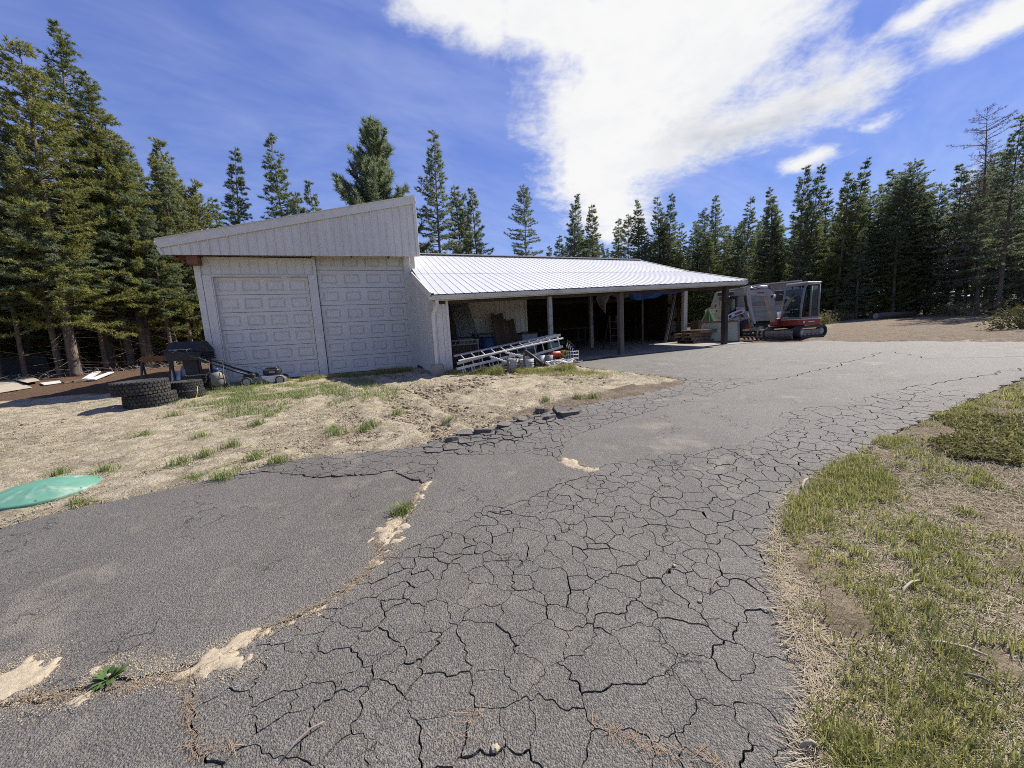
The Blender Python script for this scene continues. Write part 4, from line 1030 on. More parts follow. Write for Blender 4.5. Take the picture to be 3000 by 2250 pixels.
# ---- lawn mower ----
mw = thing('lawn_mower', 'lawn mower with black engine and long folding handle by the left door', 'mower', (-7.0,10.95,gz(-7.0,10.95)+.0), AZ+R(-4)); mw.scale = (1.12,1.12,1.12)
def wheel(parent, p, r, w, rim):
    o = MB().lathe([(r*.72,-w*.5),(r*.92,-w*.5),(r,-w*.3),(r,w*.3),(r*.92,w*.5),(r*.72,w*.5),(r*.72,-w*.5)], p, 'y', 22).build('wheel', M_RUB, parent)
    MB().lathe([(0,-w*.36),(r*.3,-w*.36),(r*.34,-w*.2),(r*.68,-w*.28),(r*.73,-w*.45),(r*.73,w*.45),(r*.3,w*.36),(0,w*.36)], p, 'y', 22).build('rim', rim, o)
for px_, r_ in ((-.36,.115),(.36,.105)):
    for py_ in (-.25,.25): wheel(mw, (px_,py_,r_), r_, .05, M_DWHT)
MB().prism([(-.42,.14),(-.36,.20),(-.05,.21),(.34,.20),(.45,.13),(.45,.06),(-.42,.06)], -.21, .21).build('deck', M_STEEL, mw)
MB().prism([(-.02,.17),(.10,.08),(.16,.05),(.20,.05),(.27,.10),(.40,.19),(.38,.215),(-.04,.215)], -.245, -.215).build('front_bracket', M_WHT, mw)
e = MB().box((.16,0,.31), (.36,.34,.15), bev=.035).build('engine', M_BPL, mw)
MB().box((.17,0,.40), (.26,.26,.05), bev=.018).build('shroud', M_BPL, e)
MB().box((.19,-.172,.31), (.13,.006,.05)).build('decal', M_GREY, e)
MB().box((-.32,0,.24), (.24,.4,.12), bev=.03).build('rear_housing', M_BPL, mw)
for s in (-1,1): MB().tube([(-.30,s*.2,.27),(-.75,s*.2,.47),(-1.20,s*.19,.70),(-1.72,s*.19,.95)], [.024,.022,.017,.016], 8).build('handle_bar', M_BLK, mw)
MB().tube([(-1.72,-.19,.95),(-1.77,-.12,.975),(-1.77,.12,.975),(-1.72,.19,.95)], .016, 8).build('grip', M_BPL, mw)
MB().tube([(-1.45,-.19,.82),(-1.50,-.19,.97),(-1.48,-.1,1.0),(-1.48,.1,1.0),(-1.50,.19,.97),(-1.45,.19,.82)], .007, 6).build('bail_lever', M_BLK, mw)
MB().box((-1.22,-.19,.71), (.2,.06,.06), Matrix.Rotation(R(33),3,'Y')).build('clamp', M_BPL, mw)
for dzz in (0,.05): MB().tube([(-.85,-.19,.62+dzz*.3),(-.5,-.18,.52+dzz),(-.2,-.16,.46+dzz),(.0,-.15,.38)], .005, 5).build('cable', M_BPL, mw)

# ---- septic lid ----
lid_r = .40
l = place('septic_lid', 'green domed septic tank lid with radial ribs at the edge of the drive', 'lid', (-4.93,3.84), 0, -.01)
v, f = [], []; NA = 96
prof = [(0,.135),(.10,.133),(.18,.122),(.26,.104),(.33,.082),(.385,.058),(.40,.05)]
for (r_, z_) in prof:
    for k in range(NA):
        a = 2*math.pi*k/NA; rib = .006 if (k % 8 in (0,1)) and .12 < r_ < .37 else 0
        v.append((r_*math.cos(a)*1.02, r_*math.sin(a)*1.02, z_+rib))
for i in range(len(prof)-1):
    for k in range(NA): f.append((i*NA+k, (i+1)*NA+k, (i+1)*NA+(k+1) % NA, i*NA+(k+1) % NA))
me = mesh_np('dome', v, polys=f); me.polygons.foreach_set('use_smooth', [True]*len(me.polygons)); obj('dome', me, M_LID, l)
MB().lathe([(.385,.055),(.425,.05),(.43,.035),(.425,.0),(.40,-.01)], n=64).build('rim', M_LID, l)
for k in range(8): MB().cyl((.405*math.cos(k*.785),.405*math.sin(k*.785),.045), (.405*math.cos(k*.785),.405*math.sin(k*.785),.062), .012, n=8).build('bolt', M_LID, l)

# ---- boards and sheets thrown down at the left ----
def flat(name, label, cat, poly, th, mat, dz=.02, group=None, tilt=0):
    p = np.array(poly); c_ = p.mean(0); o = place(name, label, cat, c_, 0, dz, group)
    zs = [zg(*q)-zg(*c_)+tilt*i for i, q in enumerate(poly)]
    n = len(poly); vs = [(q[0]-c_[0], q[1]-c_[1], z_) for q, z_ in zip(poly, zs)]; vs += [(a, b, z_+th) for a, b, z_ in vs]
    MB().add(vs, [tuple(range(n))[::-1], tuple(range(n, 2*n))]+[(i, (i+1) % n, n+(i+1) % n, n+i) for i in range(n)]).build('board', mat, o)
    return o
def along(a, b, w):          # a lath between two ground points
    a, b = np.array(a), np.array(b); d = (b-a)/np.linalg.norm(b-a); s = np.array([-d[1], d[0]])*w/2
    return [tuple(a-s), tuple(b-s), tuple(b+s), tuple(a+s)]
flat('plywood_sheet', 'large pale plywood sheet lying flat at the far left edge', 'plywood', [(-21.095,15.452),(-22.615,17.389),(-16.544,13.24),(-16.13,11.755)], .018, M_PALE, .03)
flat('plywood_sheet', 'pale plywood sheet tilted on another below the big pine trunk', 'plywood', [(-21.465,16.583),(-22.744,18.208),(-18.371,14.992),(-17.686,14.039)], .018, M_PALE, .07, tilt=.02)
flat('white_board', 'short white board lying alone on the needle litter', 'board', [(-17.888,14.58),(-17.791,15.147),(-16.875,14.41),(-16.861,13.85)], .03, M_WHT, .03)
PL = [(-16.647,15.024),(-20.113,18.68),(-16.209,14.693),(-19.634,18.366),(-16,14.621),(-18.261,17.475),(-15.585,14.305),(-18.206,17.573)]
for k, lab in enumerate(('leftmost steep white plank of the fan of planks', 'second white plank of the fan, overlapping the first', 'third white plank of the fan, lying flatter', 'rightmost low white plank of the fan of planks')):
    flat('white_plank', lab, 'plank', along(PL[2*k], PL[2*k+1], .16), .04, M_WHT, .03+.04*(k % 2), 'white planks thrown in a fan', tilt=.01)
PL = [(-16.471,14.112),(-16.764,15.156),(-16.305,14.3),(-16.235,14.791)]
flat('timber_offcut', 'thin brown timber pointing at the white planks', 'timber', along(PL[0], PL[1], .09), .05, M_WOOD, .03)
flat('timber_offcut', 'dark brown timber end beside the white planks', 'timber', along(PL[2], PL[3], .12), .06, M_WOOD, .03)
b_ = place('black_mass', 'black box shaped mass between two trunks', 'box', [(-23.756,19.071)][0], R(40))
mm = MB(); mm.add([(-.8,-.5,0),(.8,-.5,0),(.8,.5,0),(-.8,.5,0),(-.74,-.45,.85),(.7,-.45,.92),(.7,.45,.92),(-.74,.45,.85),(-.1,-.48,.95),(-.1,.48,.95)], [(0,1,5,8,4),(1,2,6,5),(2,3,7,9,6),(3,0,4,7),(4,8,9,7),(8,5,6,9)]); mm.build('tarp', M_BLACK, b_)  # plain closed black block, not modelled as cloth
fe = place('rail_fence', 'pale pole fence deep among the left trunks', 'fence', [(-27.57,23.15,-0.1)][0][:2], R(38))
for k in range(4): MB().cyl((-4.5+k*3,0,-.1), (-4.5+k*3,0,1.5), .06, .05, 8).build('post', M_TWIG, fe)
for z_ in (.45,.9,1.35): MB().cyl((-5,.07,z_), (5,.07,z_+.06), .045, .035, 7).build('rail', M_TWIG, fe)

# ---- block under the downspout ----
p = B(5.60,-3.92)
bl = MB().box((0,0,.16), (.30,.32,.32), bev=.012).build('concrete_block', M_CONC); bl.location = (p.x, p.y, .44); bl.rotation_euler = (0,0,AZ+R(-8))
tag(bl, 'grey concrete block under the white downspout', 'block')

# ======================= clutter under the shed roof =======================
def ladder(label, a, b, w, n, tilt=0.0, rail=.06):
    a, b = Vector(a), Vector(b)
    o = thing('ladder', label, 'ladder', tuple(a), 0); d = b-a; L = d.length; x = d.normalized()
    z = Vector((0,0,1)); y = z.cross(x).normalized(); dn = (x.cross(y)).normalized(); dn = -(dn*math.cos(tilt)+y*math.sin(tilt))
    for s in (0, 1): MB().bar(dn*w*s, d+dn*w*s, .028, rail, up=dn).build('rail', M_ALU, o)
    for i in range(n):
        q = d*((i+.6)/n); MB().cyl(q, q+dn*w, .015, n=7).build('rung', M_ALU, o)
    return o
ladder('upper aluminium ladder of the pair slanting up to the right', B(5.98,-4.25,.97), B(9.05,-4.15,1.36), .36, 11, 1.25)
ladder('front aluminium ladder showing its rungs below the rail', B(6.00,-4.45,.78), B(9.08,-4.35,1.34), .34, 12)
ladder('lowest aluminium ladder half hidden in the grass', B(5.95,-4.58,.66), B(7.9,-4.5,.92), .26, 8, rail=.06)
o = at('twisted_pipe', 'left white twisted pipe lying over the ladders', 'pipe', 6.83,-4.62,0)
r0 = B(6.83,-4.62,.90)-Vector(o.location); r1 = B(7.20,-4.95,.74)-Vector(o.location); inv = Matrix.Rotation(-AZ, 3, 'Z')
def twist(o, r0, r1):
    pts = [inv @ (r0.lerp(r1, i/14)+Vector((0,0,.014*(i % 2)))) for i in range(15)]; MB().tube(pts, [.022+.007*(i % 2) for i in range(15)], 7).build('pipe', M_WHT, o)
    MB().box(pts[-1], (.06,.06,.05), bev=.01).build('fitting', M_WHT, o)
twist(o, r0, r1)
o = at('twisted_pipe', 'right white twisted pipe ending at the upright stake', 'pipe', 7.25,-4.62,0)
twist(o, B(7.25,-4.62,.98)-Vector(o.location), B(7.64,-4.95,.85)-Vector(o.location))
for u_, v_, h, lab in ((7.18,-4.98,.34,'short grey wooden stake left of the white pails'), (7.63,-4.98,.46,'taller grey wooden stake between the white pails')):
    o = at('stake', lab, 'stake', u_, v_); MB().box((0,0,h/2), (.05,.03,h), bev=.004).build('shaft', M_POST, o); MB().add([(-.025,-.015,h),(.025,-.015,h),(.025,.015,h),(-.025,.015,h),(0,0,h+.03)], [(0,1,4),(1,2,4),(2,3,4),(3,0,4)]).build('point', M_POST, o)
def pail(label, u_, v_, r_, h, mat, dz=0, ribs=3):
    o = at('pail', label, 'pail', u_, v_, dz); pr = [(0,.0),(r_*.86,.0),(r_*.88,.02)]
    for k in range(ribs): z_ = h*(.35+.2*k); pr += [(r_*.93,z_-.015),(r_*1.02,z_),(r_*.93,z_+.015)]
    pr += [(r_,h),(r_*.93,h),(r_*.9,h*.3),(0,h*.25)]
    MB().lathe(pr, n=24).build('bucket', mat, o); MB().tube([(r_*math.cos(a), r_*.4*math.sin(a)-r_*.3, h-.02-.05*math.sin(a)) for a in [math.pi*i/8 for i in range(9)]], .005, 5).build('bail', M_STEEL, o)
pail('left ribbed white pail standing under the ladders', 7.42,-4.75,.14,.33,M_DWHT)
pail('right larger ribbed white pail beside the tall stake', 7.76,-4.85,.19,.30,M_DWHT)
pail('small grey bucket under the red tank', 8.56,-4.55,.13,.17,M_GREY,.14,1)
pail('beige bucket left of the small grey bucket', 8.33,-4.5,.14,.24,M_DWHT,.08,1)
o = at('drain_pipe', 'thick black drain pipe leaning down toward the grass', 'pipe', 8.0,-4.75)
pts = [inv @ (q-Vector(o.location)) for q in (B(7.7,-4.5,.96), B(7.88,-4.58,.95), B(8.02,-4.75,.80), B(8.18,-4.95,.60))]; MB().tube(pts, [.04,.05,.05,.05], 10).build('pipe', M_BPL, o); MB().cyl(pts[-1]-(pts[-1]-pts[-2])*.1, pts[-1], .06, n=10).build('collar', M_BPL, o)
def tank(name, label, cat, u_, v_, z_, L, r_, mat):
    p = B(u_, v_); o = thing(name, label, cat, (p.x, p.y, z_), AZ+R(6))
    MB().lathe([(0,-L/2),(r_*.5,-L/2+.005),(r_*.85,-L/2+.03),(r_,-L/2+.07),(r_,L/2-.07),(r_*.85,L/2-.03),(r_*.5,L/2-.005),(0,L/2)], (0,0,0), 'x', 20).build('shell', mat, o)
    return o
t = tank('air_tank', 'green air tank lying on top of the red tank', 'tank', 8.95,-4.15,1.02,.38,.105,M_GREENT)
for k in range(3): MB().tube([(.2+.03*k,-.02,.05),(.25+.05*k,-.05,.12),(.30+.05*k,-.04,.02)], .011, 6).build('hose', M_BPL, t)
MB().cyl((.19,0,0), (.26,0,0), .03, n=10).build('valve', M_CHROME, t)
t = tank('gas_tank', 'orange red tank with a yellow guard beside white hoses', 'tank', 8.90,-4.35,.80,.36,.10,M_REDT)
MB().box((.27,0,.01), (.17,.15,.18), bev=.02).build('guard', M_YEL, t); MB().box((.28,-.078,.0), (.07,.006,.07)).build('guard_hole', M_BLK, t)
MB().cyl((.36,0,.02), (.44,0,.06), .022, n=8).build('valve', M_CHROME, t)
for s in (-1,1): MB().bar((s*.1,-.1,-.12), (s*.1,.1,-.12), .03, .06).build('foot', M_REDT, t)
o = at('spray_gun_set', 'chrome spray fittings bunched on the white wire crate', 'fittings', 9.32,-4.35,.0)
for k, (dx, dy, dz_) in enumerate(((0,0,.42),(.06,.02,.36),(.1,-.02,.30),(-.06,0,.46))):
    MB().cyl((dx,dy,dz_), (dx+.03,dy-.02,dz_+.13), .022, .016, 8).build('fitting', M_CHROME, o); MB().tube([(dx,dy,dz_+.1),(dx+.05,dy,dz_+.2),(dx+.1,dy+.02,dz_+.15)], .010, 6).build('hose', M_BPL, o)
o = at('wire_crate', 'white wire crate at the right end of the clutter', 'crate', 9.36,-4.4)
cr = MB()
for z_ in (.03,.14,.25,.34): cr.tube([(-.17,-.15,z_),(.17,-.15,z_),(.17,.15,z_),(-.17,.15,z_)], .008, 5, closed=True)
cr.build('wire_ring', M_WHT, o)
for k in range(10):
    q = [(-.17+.085*k,-.15) for k in range(5)]+[(-.17+.085*k,.15) for k in range(5)]
    MB().cyl((*q[k],.02), (*q[k],.35), .006, n=5).build('wire', M_WHT, o)
MB().box((0,0,.02), (.34,.30,.012)).build('floor', M_WHT, o)
o = at('hose_coil', 'tangled white hose lying on the grass before the crate', 'hose', 8.85,-4.85,.05)
pts = []
for i in range(90):
    a = i*.42; rr = .16+.09*math.sin(i*.37)+.05*math.cos(i*.9); pts.append((1.9*rr*math.cos(a), .7*rr*math.sin(a), .05+.045*math.sin(i*1.3)+.0007*i))
MB().tube(pts, .012, 6).build('hose', M_WHT, o)
MB().cyl((.3,-.1,.03), (.52,-.14,.05), .02, n=7).build('nozzle', M_GREY, o)
# ornate iron panel standing just inside
o = at('iron_panel', 'rusty ornate iron panel standing just inside the shed corner', 'panel', 6.38,-3.35)
fr = MB()
for z_ in (.04,.74,.86): fr.bar((-.55,0,z_), (.55,0,z_), .03, .03)
for x_ in (-.55,.55): fr.bar((x_,0,.02), (x_,0,.88), .035, .035, up=(1,0,0))
fr.build('frame', M_BEIGE, o)
ro = random.Random(5)
for k in range(22):
    cx_, cz_ = -.48+(k % 11)*.096, .58 if k < 11 else .3; r_ = .05
    pts = [(cx_+r_*math.cos(a)*(1-.06*j), 0, cz_+(.12)*math.sin(a)*(1-.04*j)) for j, a in enumerate([ro.random()*2+i*.8 for i in range(8)])]
    MB().tube(pts, .013, 5).build('scroll', M_RUST, o)
for k in range(9): MB().bar((-.48+k*.12,0,.74), (-.45+k*.12,0,.86), .03, .022).build('leaf', M_BEIGE, o)
MB().box((0,.05,.4), (1.08,.02,.7)).build('backing', M_DWOOD, o)
# things behind
o = at('barrel', 'dark blue plastic barrel inside the shed', 'barrel', 7.62,-2.1)
MB().lathe([(0,0),(.26,.0),(.285,.04),(.29,.28),(.30,.30),(.29,.32),(.29,.56),(.30,.58),(.29,.60),(.28,.84),(.25,.88),(.25,.85),(0,.85)], n=28).build('drum', M_BLUE, o); MB().cyl((.12,.1,.85), (.12,.1,.88), .035, n=10).build('bung', M_BPL, o)
o = at('hand_cart', 'black tubular hand cart in front of the blue barrel', 'cart', 7.0,-2.9)
MB().tube([(-.45,0,.92),(.0,0,.92),(.12,0,.86),(.14,0,.7),(.10,0,.08)], .018, 7).build('handle', M_BLK, o); MB().tube([(-.45,.3,.92),(.0,.3,.92),(.12,.3,.86),(.14,.3,.7),(.10,.3,.08)], .018, 7).build('handle', M_BLK, o)
for z_ in (.25,.6): MB().cyl((.12,0,z_), (.12,.3,z_), .014, n=7).build('crossbar', M_BLK, o)
wheel(o, (.05,-.03,.12), .12, .05, M_STEEL); wheel(o, (.05,.33,.12), .12, .05, M_STEEL)
o = at('bench', 'low black bench frame against the white inner wall', 'bench', 7.65,-1.75)
MB().box((0,0,.98), (.75,.3,.05), bev=.01).build('seat', M_BLK, o)
for k in range(6): MB().box((-.32+k*.128,-.12,.88), (.05,.02,.14)).build('slat', M_BEIGE, o)
for sx in (-1,1):
    for sy in (-1,1): MB().bar((sx*.34,sy*.12,0), (sx*.34,sy*.12,.97), .04, .04).build('leg', M_BLK, o)
for k, (u0, u1, h, lab) in enumerate(((8.16,8.62,1.65,'taller set of dark boards leaning on the white inner wall'), (8.62,9.02,1.42,'shorter set of dark boards leaning on the white inner wall'))):
    o = at('leaning_boards', lab, 'boards', (u0+u1)/2, -1.45); n_ = 4; w_ = (u1-u0)/n_
    for i in range(n_): MB().bar((-(u1-u0)/2+w_*(i+.5), -.25-.01*(i % 2), 0), (-(u1-u0)/2+w_*(i+.5), .35, h-.03*((i*5) % 3)), w_*.94, .035, up=(0,1,0)).build('board', M_WOOD, o)
o = at('storage_bin', 'grey plastic bin with a black lid beside the dark boards', 'bin', 9.05,-2.15)
MB().prism([(-.24,.35),(.24,.35),(.28,.86),(-.28,.86)], -.2, .2).build('tub', M_GREY, o); MB().box((0,0,.88), (.60,.44,.05), bev=.01).build('lid', M_BPL, o); MB().box((0,0,.17), (.5,.4,.34)).build('crate_below', M_WOOD, o); MB().box((-.1,0,.93), (.2,.16,.04)).build('scrap', M_WOOD, o)
o = at('corrugated_sheet', 'grey corrugated sheet leaning in the dark shed corner', 'sheet', 7.1,-1.3)
vs, fs = [], []
for i in range(49):
    x_ = -.36+.72*i/48; y_ = .025*math.sin(i*math.pi/3); vs += [(x_+.18,y_-.75,0),(x_-.12,y_+.3,2.25)]
for i in range(48): fs.append((2*i,2*i+2,2*i+3,2*i+1))
k0 = len(vs); vs += [(a, b+.004, c_) for a, b, c_ in vs]; fs += [(k0+a, k0+d, k0+c_, k0+b) for a, b, c_, d in fs]
obj('sheet', mesh_np('sheet', vs, polys=fs, smooth=True), M_GALV, o); MB().bar((-.3,-.02,.02+1.0), (.3,-.02,1.0), .02, .02).build('stiffener', M_GALV, o) if False else None
o = at('carpet_roll', 'dark rolled carpet leaning in the shed corner', 'carpet', 6.62,-1.6)
MB().tube([(.12,-.35,0),(.02,0,1.0),(-.08,.35,2.2)], .14, 12).build('roll', M_DWOOD, o); MB().tube([(.06,-.15,.5),(.055,-.13,.56)], .15, 12).build('tie', M_ROPE if False else M_PALE, o)
# tarps under the rafters
def tarp(name, label, u0, u1, v_, ztop, drop, mat, seed):
    p = B(u0, v_); o = thing(name, label, 'tarp', (p.x, p.y, 0), AZ); n_, m_ = 60, 14; L = u1-u0; rs = random.Random(seed); vs, fs = [], []
    ph = [rs.random()*6 for _ in range(6)]
    for i in range(n_+1):
        t_ = i/n_; dr = drop(t_)
        for j in range(m_+1):
            s = j/m_; x_ = L*t_+.05*math.sin(9*t_+ph[0]+s*3)*s
            y_ = .09*math.sin(14*t_+ph[1]+s*2)*(.3+s)+.06*math.sin(31*t_+ph[2]-s*4)*s-.25*math.sin(math.pi*s)*.5
            vs.append((x_, y_, ztop(t_)-dr*s-.03*math.sin(20*t_+ph[3])*s))
    for i in range(n_):
        for j in range(m_): a = i*(m_+1)+j; fs.append((a, a+m_+1, a+m_+2, a+1))
    obj('cloth', mesh_np('cloth', vs, polys=fs, smooth=True), mat, o); MB().tube([(0,0,ztop(0)+.01),(L/2,0,ztop(.5)+.01),(L,0,ztop(1)+.01)], .008, 5).build('rope', M_PALE, o)
tarp('blue_tarp', 'blue tarp sagging under the eave at the far end of the shed', 13.9, 17.1, -1.05, lambda t: 2.98+.02*t, lambda t: .18+.34*abs(math.sin(t*3.3+.2))**1.5+.06*math.sin(9*t), M_TARPB, 3)
tarp('grey_tarp', 'grey tarp hanging in a pointed fold beside the painted post', 12.7, 14.1, -.95, lambda t: 2.92, lambda t: .25+.75*max(0, 1-abs(t-.2)/.22)+.2*max(0, 1-abs(t-.75)/.3), M_TARPG, 4)
# boards leaning against the far inner wall
for k, (u0, lab) in enumerate(((16.05,'leftmost of the long pale boards leaning on the far inner wall'), (16.22,'second long pale board leaning on the far inner wall'), (16.42,'third long board, darker, leaning on the far inner wall'))):
    o = at('long_board', lab, 'board', u0, -1.05+.1*k, .03); MB().bar((0,0,0), (1.05,.5,2.15), .035, .09+.02*k, up=(0,1,0)).build('plank', (M_BEIGE, M_PALE, M_POST)[k], o); MB().box((.5,.24,1.02), (.06,.04,.1)).build('cleat', M_POST, o)
o = at('work_bench', 'dark work bench with shelves deep inside the shed', 'bench', 12.2,1.2)
MB().box((0,0,.85), (2.4,.7,.06)).build('top', M_DWOOD, o)
for sx in (-1,1):
    for sy in (-1,1): MB().box((sx*1.1,sy*.3,.42), (.09,.09,.84)).build('leg', M_DWOOD, o)
MB().box((0,0,.3), (2.2,.6,.04)).build('shelf', M_DWOOD, o)
o = at('step_ladder', 'dark step ladder standing behind the broad timber post', 'ladder', 12.75,-2.0,.03)
for s in (-1,1): MB().bar((s*.2,0,0), (s*.15,.12,1.25), .05, .03).build('rail', M_DWOOD, o); MB().bar((s*.2,.5,0), (s*.15,.14,1.25), .03, .03).build('rear_leg', M_DWOOD, o)
for k in range(4): MB().box((0,.03+.025*k,.25+.26*k), (.36-.02*k,.1,.025)).build('step', M_DWOOD, o)

# ======================= pallets, glass, heap =======================
PLT = [(7.601,15.663)][0]
for k in range(4):
    o = thing('pallet', ('bottom pallet of the stack by the shed end', 'second pallet up in the stack by the shed end', 'third pallet up in the stack by the shed end', 'top pallet of the stack, slid out to the right')[k], 'pallet', (PLT[0]+(.25 if k == 3 else (.16 if k == 0 else 0)), PLT[1]+.42-(.14 if k == 3 else 0), gz(*PLT)+.135*k), AZ+R((-4,3,-2,5)[k]), 'pallets stacked by the shed end')
    for i in range(6): MB().box((-.5+i*.2,0,.125), (.12,.95,.02)).build('deck_board', M_PALLET, o)
    for i in range(3): MB().box((0,-.43+i*.43,.06), (1.12,.04,.09)).build('stringer', M_PALLET, o)
    for i in range(3): MB().box((-.46+i*.46,0,.008), (.1,.95,.015)).build('bottom_board', M_PALLET, o)
pl, pr = [(7.998,16.187),(8.942,15.039)]; d = np.array(pr)-np.array(pl); L = float(np.hypot(*d))
o = thing('glass_panel', 'large pale green framed glass panel standing behind the shed post', 'panel', (pl[0], pl[1], gz(*pl)), math.atan2(d[1], d[0]))
MB().add([(.04,.02,.04),(L-.04,.02,.04),(L-.09,.10,.80),(.02,.10,.80),(.04,.032,.04),(L-.04,.032,.04),(L-.09,.112,.80),(.02,.112,.80)], [(0,1,2,3),(7,6,5,4),(0,4,5,1),(1,5,6,2),(2,6,7,3),(3,7,4,0)]).build('pane', M_GLASSP, o)
MB().bar((-.02,.11,.82), (L-.06,.11,.82), .07, .06).build('top_rail', M_PALLET, o); MB().bar((L-.0,.0,0), (L-.08,.10,.82), .05, .05).build('side_rail', M_STEEL, o); MB().bar((0,.0,0), (-.02,.10,.82), .05, .05).build('side_rail', M_PALLET, o); MB().bar((0,.02,.025), (L,.02,.025), .05, .05).build('bottom_rail', M_PALLET, o)
o = place('wooden_box', 'small open wooden box left of the glass panel', 'box', [(8.17,16.71,0.6)][0][:2], AZ)
for a, b in (((0,-.2,.45),(.5,.02,.9)),((0,.2,.45),(.5,.02,.9)),((-.24,0,.45),(.02,.38,.9)),((.24,0,.45),(.02,.38,.9)),((0,0,.02),(.5,.4,.02))): MB().box(a, b).build('side', M_WOOD, o)
o = place('tarp_heap', 'green tarp heap coming to a point behind the glass panel', 'tarp', [(8.83,17.28,0.71)][0][:2], AZ)
vs, fs = [], []; N_ = 40
for j in range(12):
    s = j/11
    for k in range(N_):
        a = 2*math.pi*k/N_; rr = .62*s**.9*(1+.10*math.sin(5*a+1)+.05*math.sin(11*a)); vs.append((rr*math.cos(a)+.05*(1-s), rr*math.sin(a)*.8, 1.42-1.36*s+.06*math.sin(6*a+3*s)*s))
for j in range(11):
    for k in range(N_): fs.append((j*N_+k, (j+1)*N_+k, (j+1)*N_+(k+1) % N_, j*N_+(k+1) % N_))
obj('cloth', mesh_np('cloth', vs, polys=fs, smooth=True), M_GREENH, o); MB().bar((.3,-.42,.02), (.62,-.3,.3), .05, .02).build('batten', M_PALLET, o)

# ======================= excavator =======================
def stadium(x0, x1, z0, z1, n=10):
    r = (z1-z0)/2; zc = (z0+z1)/2; P_ = []
    for i in range(n+1): a = -math.pi/2+math.pi*i/n; P_.append((x1-r+r*math.cos(a), zc+r*math.sin(a)))
    for i in range(n+1): a = math.pi/2+math.pi*i/n; P_.append((x0+r+r*math.cos(a), zc+r*math.sin(a)))
    return P_
p = B(21.05,-3.30)
ex = thing('excavator', 'red and grey mini excavator with white roofed cab and toothed bucket', 'excavator', (p.x, p.y, gz(p.x, p.y)), AZ+math.pi); ex.scale = (.93,.93,.93)
for s in (-1, 1):
    y0, y1 = s*.62-.16, s*.62+.16
    outer, inner = stadium(-1.0,.95,0,.50), stadium(-.93,.88,.07,.43)
    m_ = MB(); n_ = len(outer); vs = [(q[0], y, q[1]) for y in (y0, y1) for q in outer]+[(q[0], y, q[1]) for y in (y0, y1) for q in inner]
    fs = [(i, (i+1) % n_, n_+(i+1) % n_, n_+i) for i in range(n_)]+[(2*n_+i, 3*n_+i, 3*n_+(i+1) % n_, 2*n_+(i+1) % n_) for i in range(n_)]+[(i, 2*n_+i, 2*n_+(i+1) % n_, (i+1) % n_) for i in range(n_)]+[(n_+i, n_+(i+1) % n_, 3*n_+(i+1) % n_, 3*n_+i) for i in range(n_)]
    tk = m_.add(vs, fs).build('track', M_TRACK, ex)
    lug = MB()
    for i in range(30):
        x_ = -.78+1.5*(i % 15)/14; z_ = -.008 if i < 15 else .508; lug.box((x_, s*.62, z_), (.045,.32,.03))
    lug.build('lugs', M_TRACK, tk)
    MB().box((-.02,s*.62,.27), (1.45,.2,.2), bev=.03).build('track_frame', M_STEEL, tk)
    for x_, r_ in ((-.72,.18),(.67,.17)): MB().lathe([(0,-.12),(r_*.5,-.12),(r_,-.08),(r_,.08),(r_*.5,.12),(0,.12)], (x_,s*.62,.25), 'y', 18).build('sprocket', M_MGRY, tk)
    for k in range(4): MB().lathe([(0,-.11),(.075,-.11),(.075,.11),(0,.11)], (-.4+k*.28,s*.62,.13), 'y', 12).build('roller', M_STEEL, tk)
bl = MB(); P_ = [(1.40,.02),(1.44,.12),(1.45,.25),(1.42,.36),(1.39,.36),(1.41,.25),(1.40,.12),(1.36,.02)]; bl.prism(P_, -.78, .78); blo = bl.build('dozer_blade', M_STEEL, ex)
for s in (-1,1): MB().bar((.6,s*.3,.3), (1.39,s*.4,.2), .08, .1).build('blade_arm', M_STEEL, blo)
MB().lathe([(0,.42),(.36,.42),(.36,.56),(0,.56)], n=24).build('turntable', M_BLK, ex)
body = [(-.95,-.35),(-.95,.35),(-.82,.62),(-.5,.74),(.62,.74),(.78,.6),(.78,-.6),(.62,-.74),(-.5,-.74),(-.82,-.62)]
h_ = MB().prism(body, .56, .80, 'xy').build('body', M_MRED, ex)
MB().prism([(q[0]*1.004, q[1]*1.004) for q in body], .80, .83, 'xy').build('trim_line', M_MWHT, h_)
MB().box((.1,.746,.70), (.42,.006,.035)).build('lettering', M_MWHT, h_)
MB().cyl((.62,.73,.69), (.62,.755,.69), .05, n=14).build('filler_cap', M_MWHT, h_)
MB().box((-.55,-.1,1.02), (.72,1.2,.42), bev=.1).build('engine_hood', M_MRED, h_)
MB().box((.22,-.46,1.0), (.95,.5,.38), bev=.07).build('tank_cover', M_MWHT, h_)
MB().prism([(-.1,.84),(.66,.84),(.66,1.0),(.3,1.12),(-.1,1.12)], -.722, -.718).build('red_flash', M_MRED, h_)
MB().prism([(-.93,.85),(-.86,.85),(-.80,1.15),(-.88,1.15)], .1, .45).build('tail_light', M_ORIM, h_)
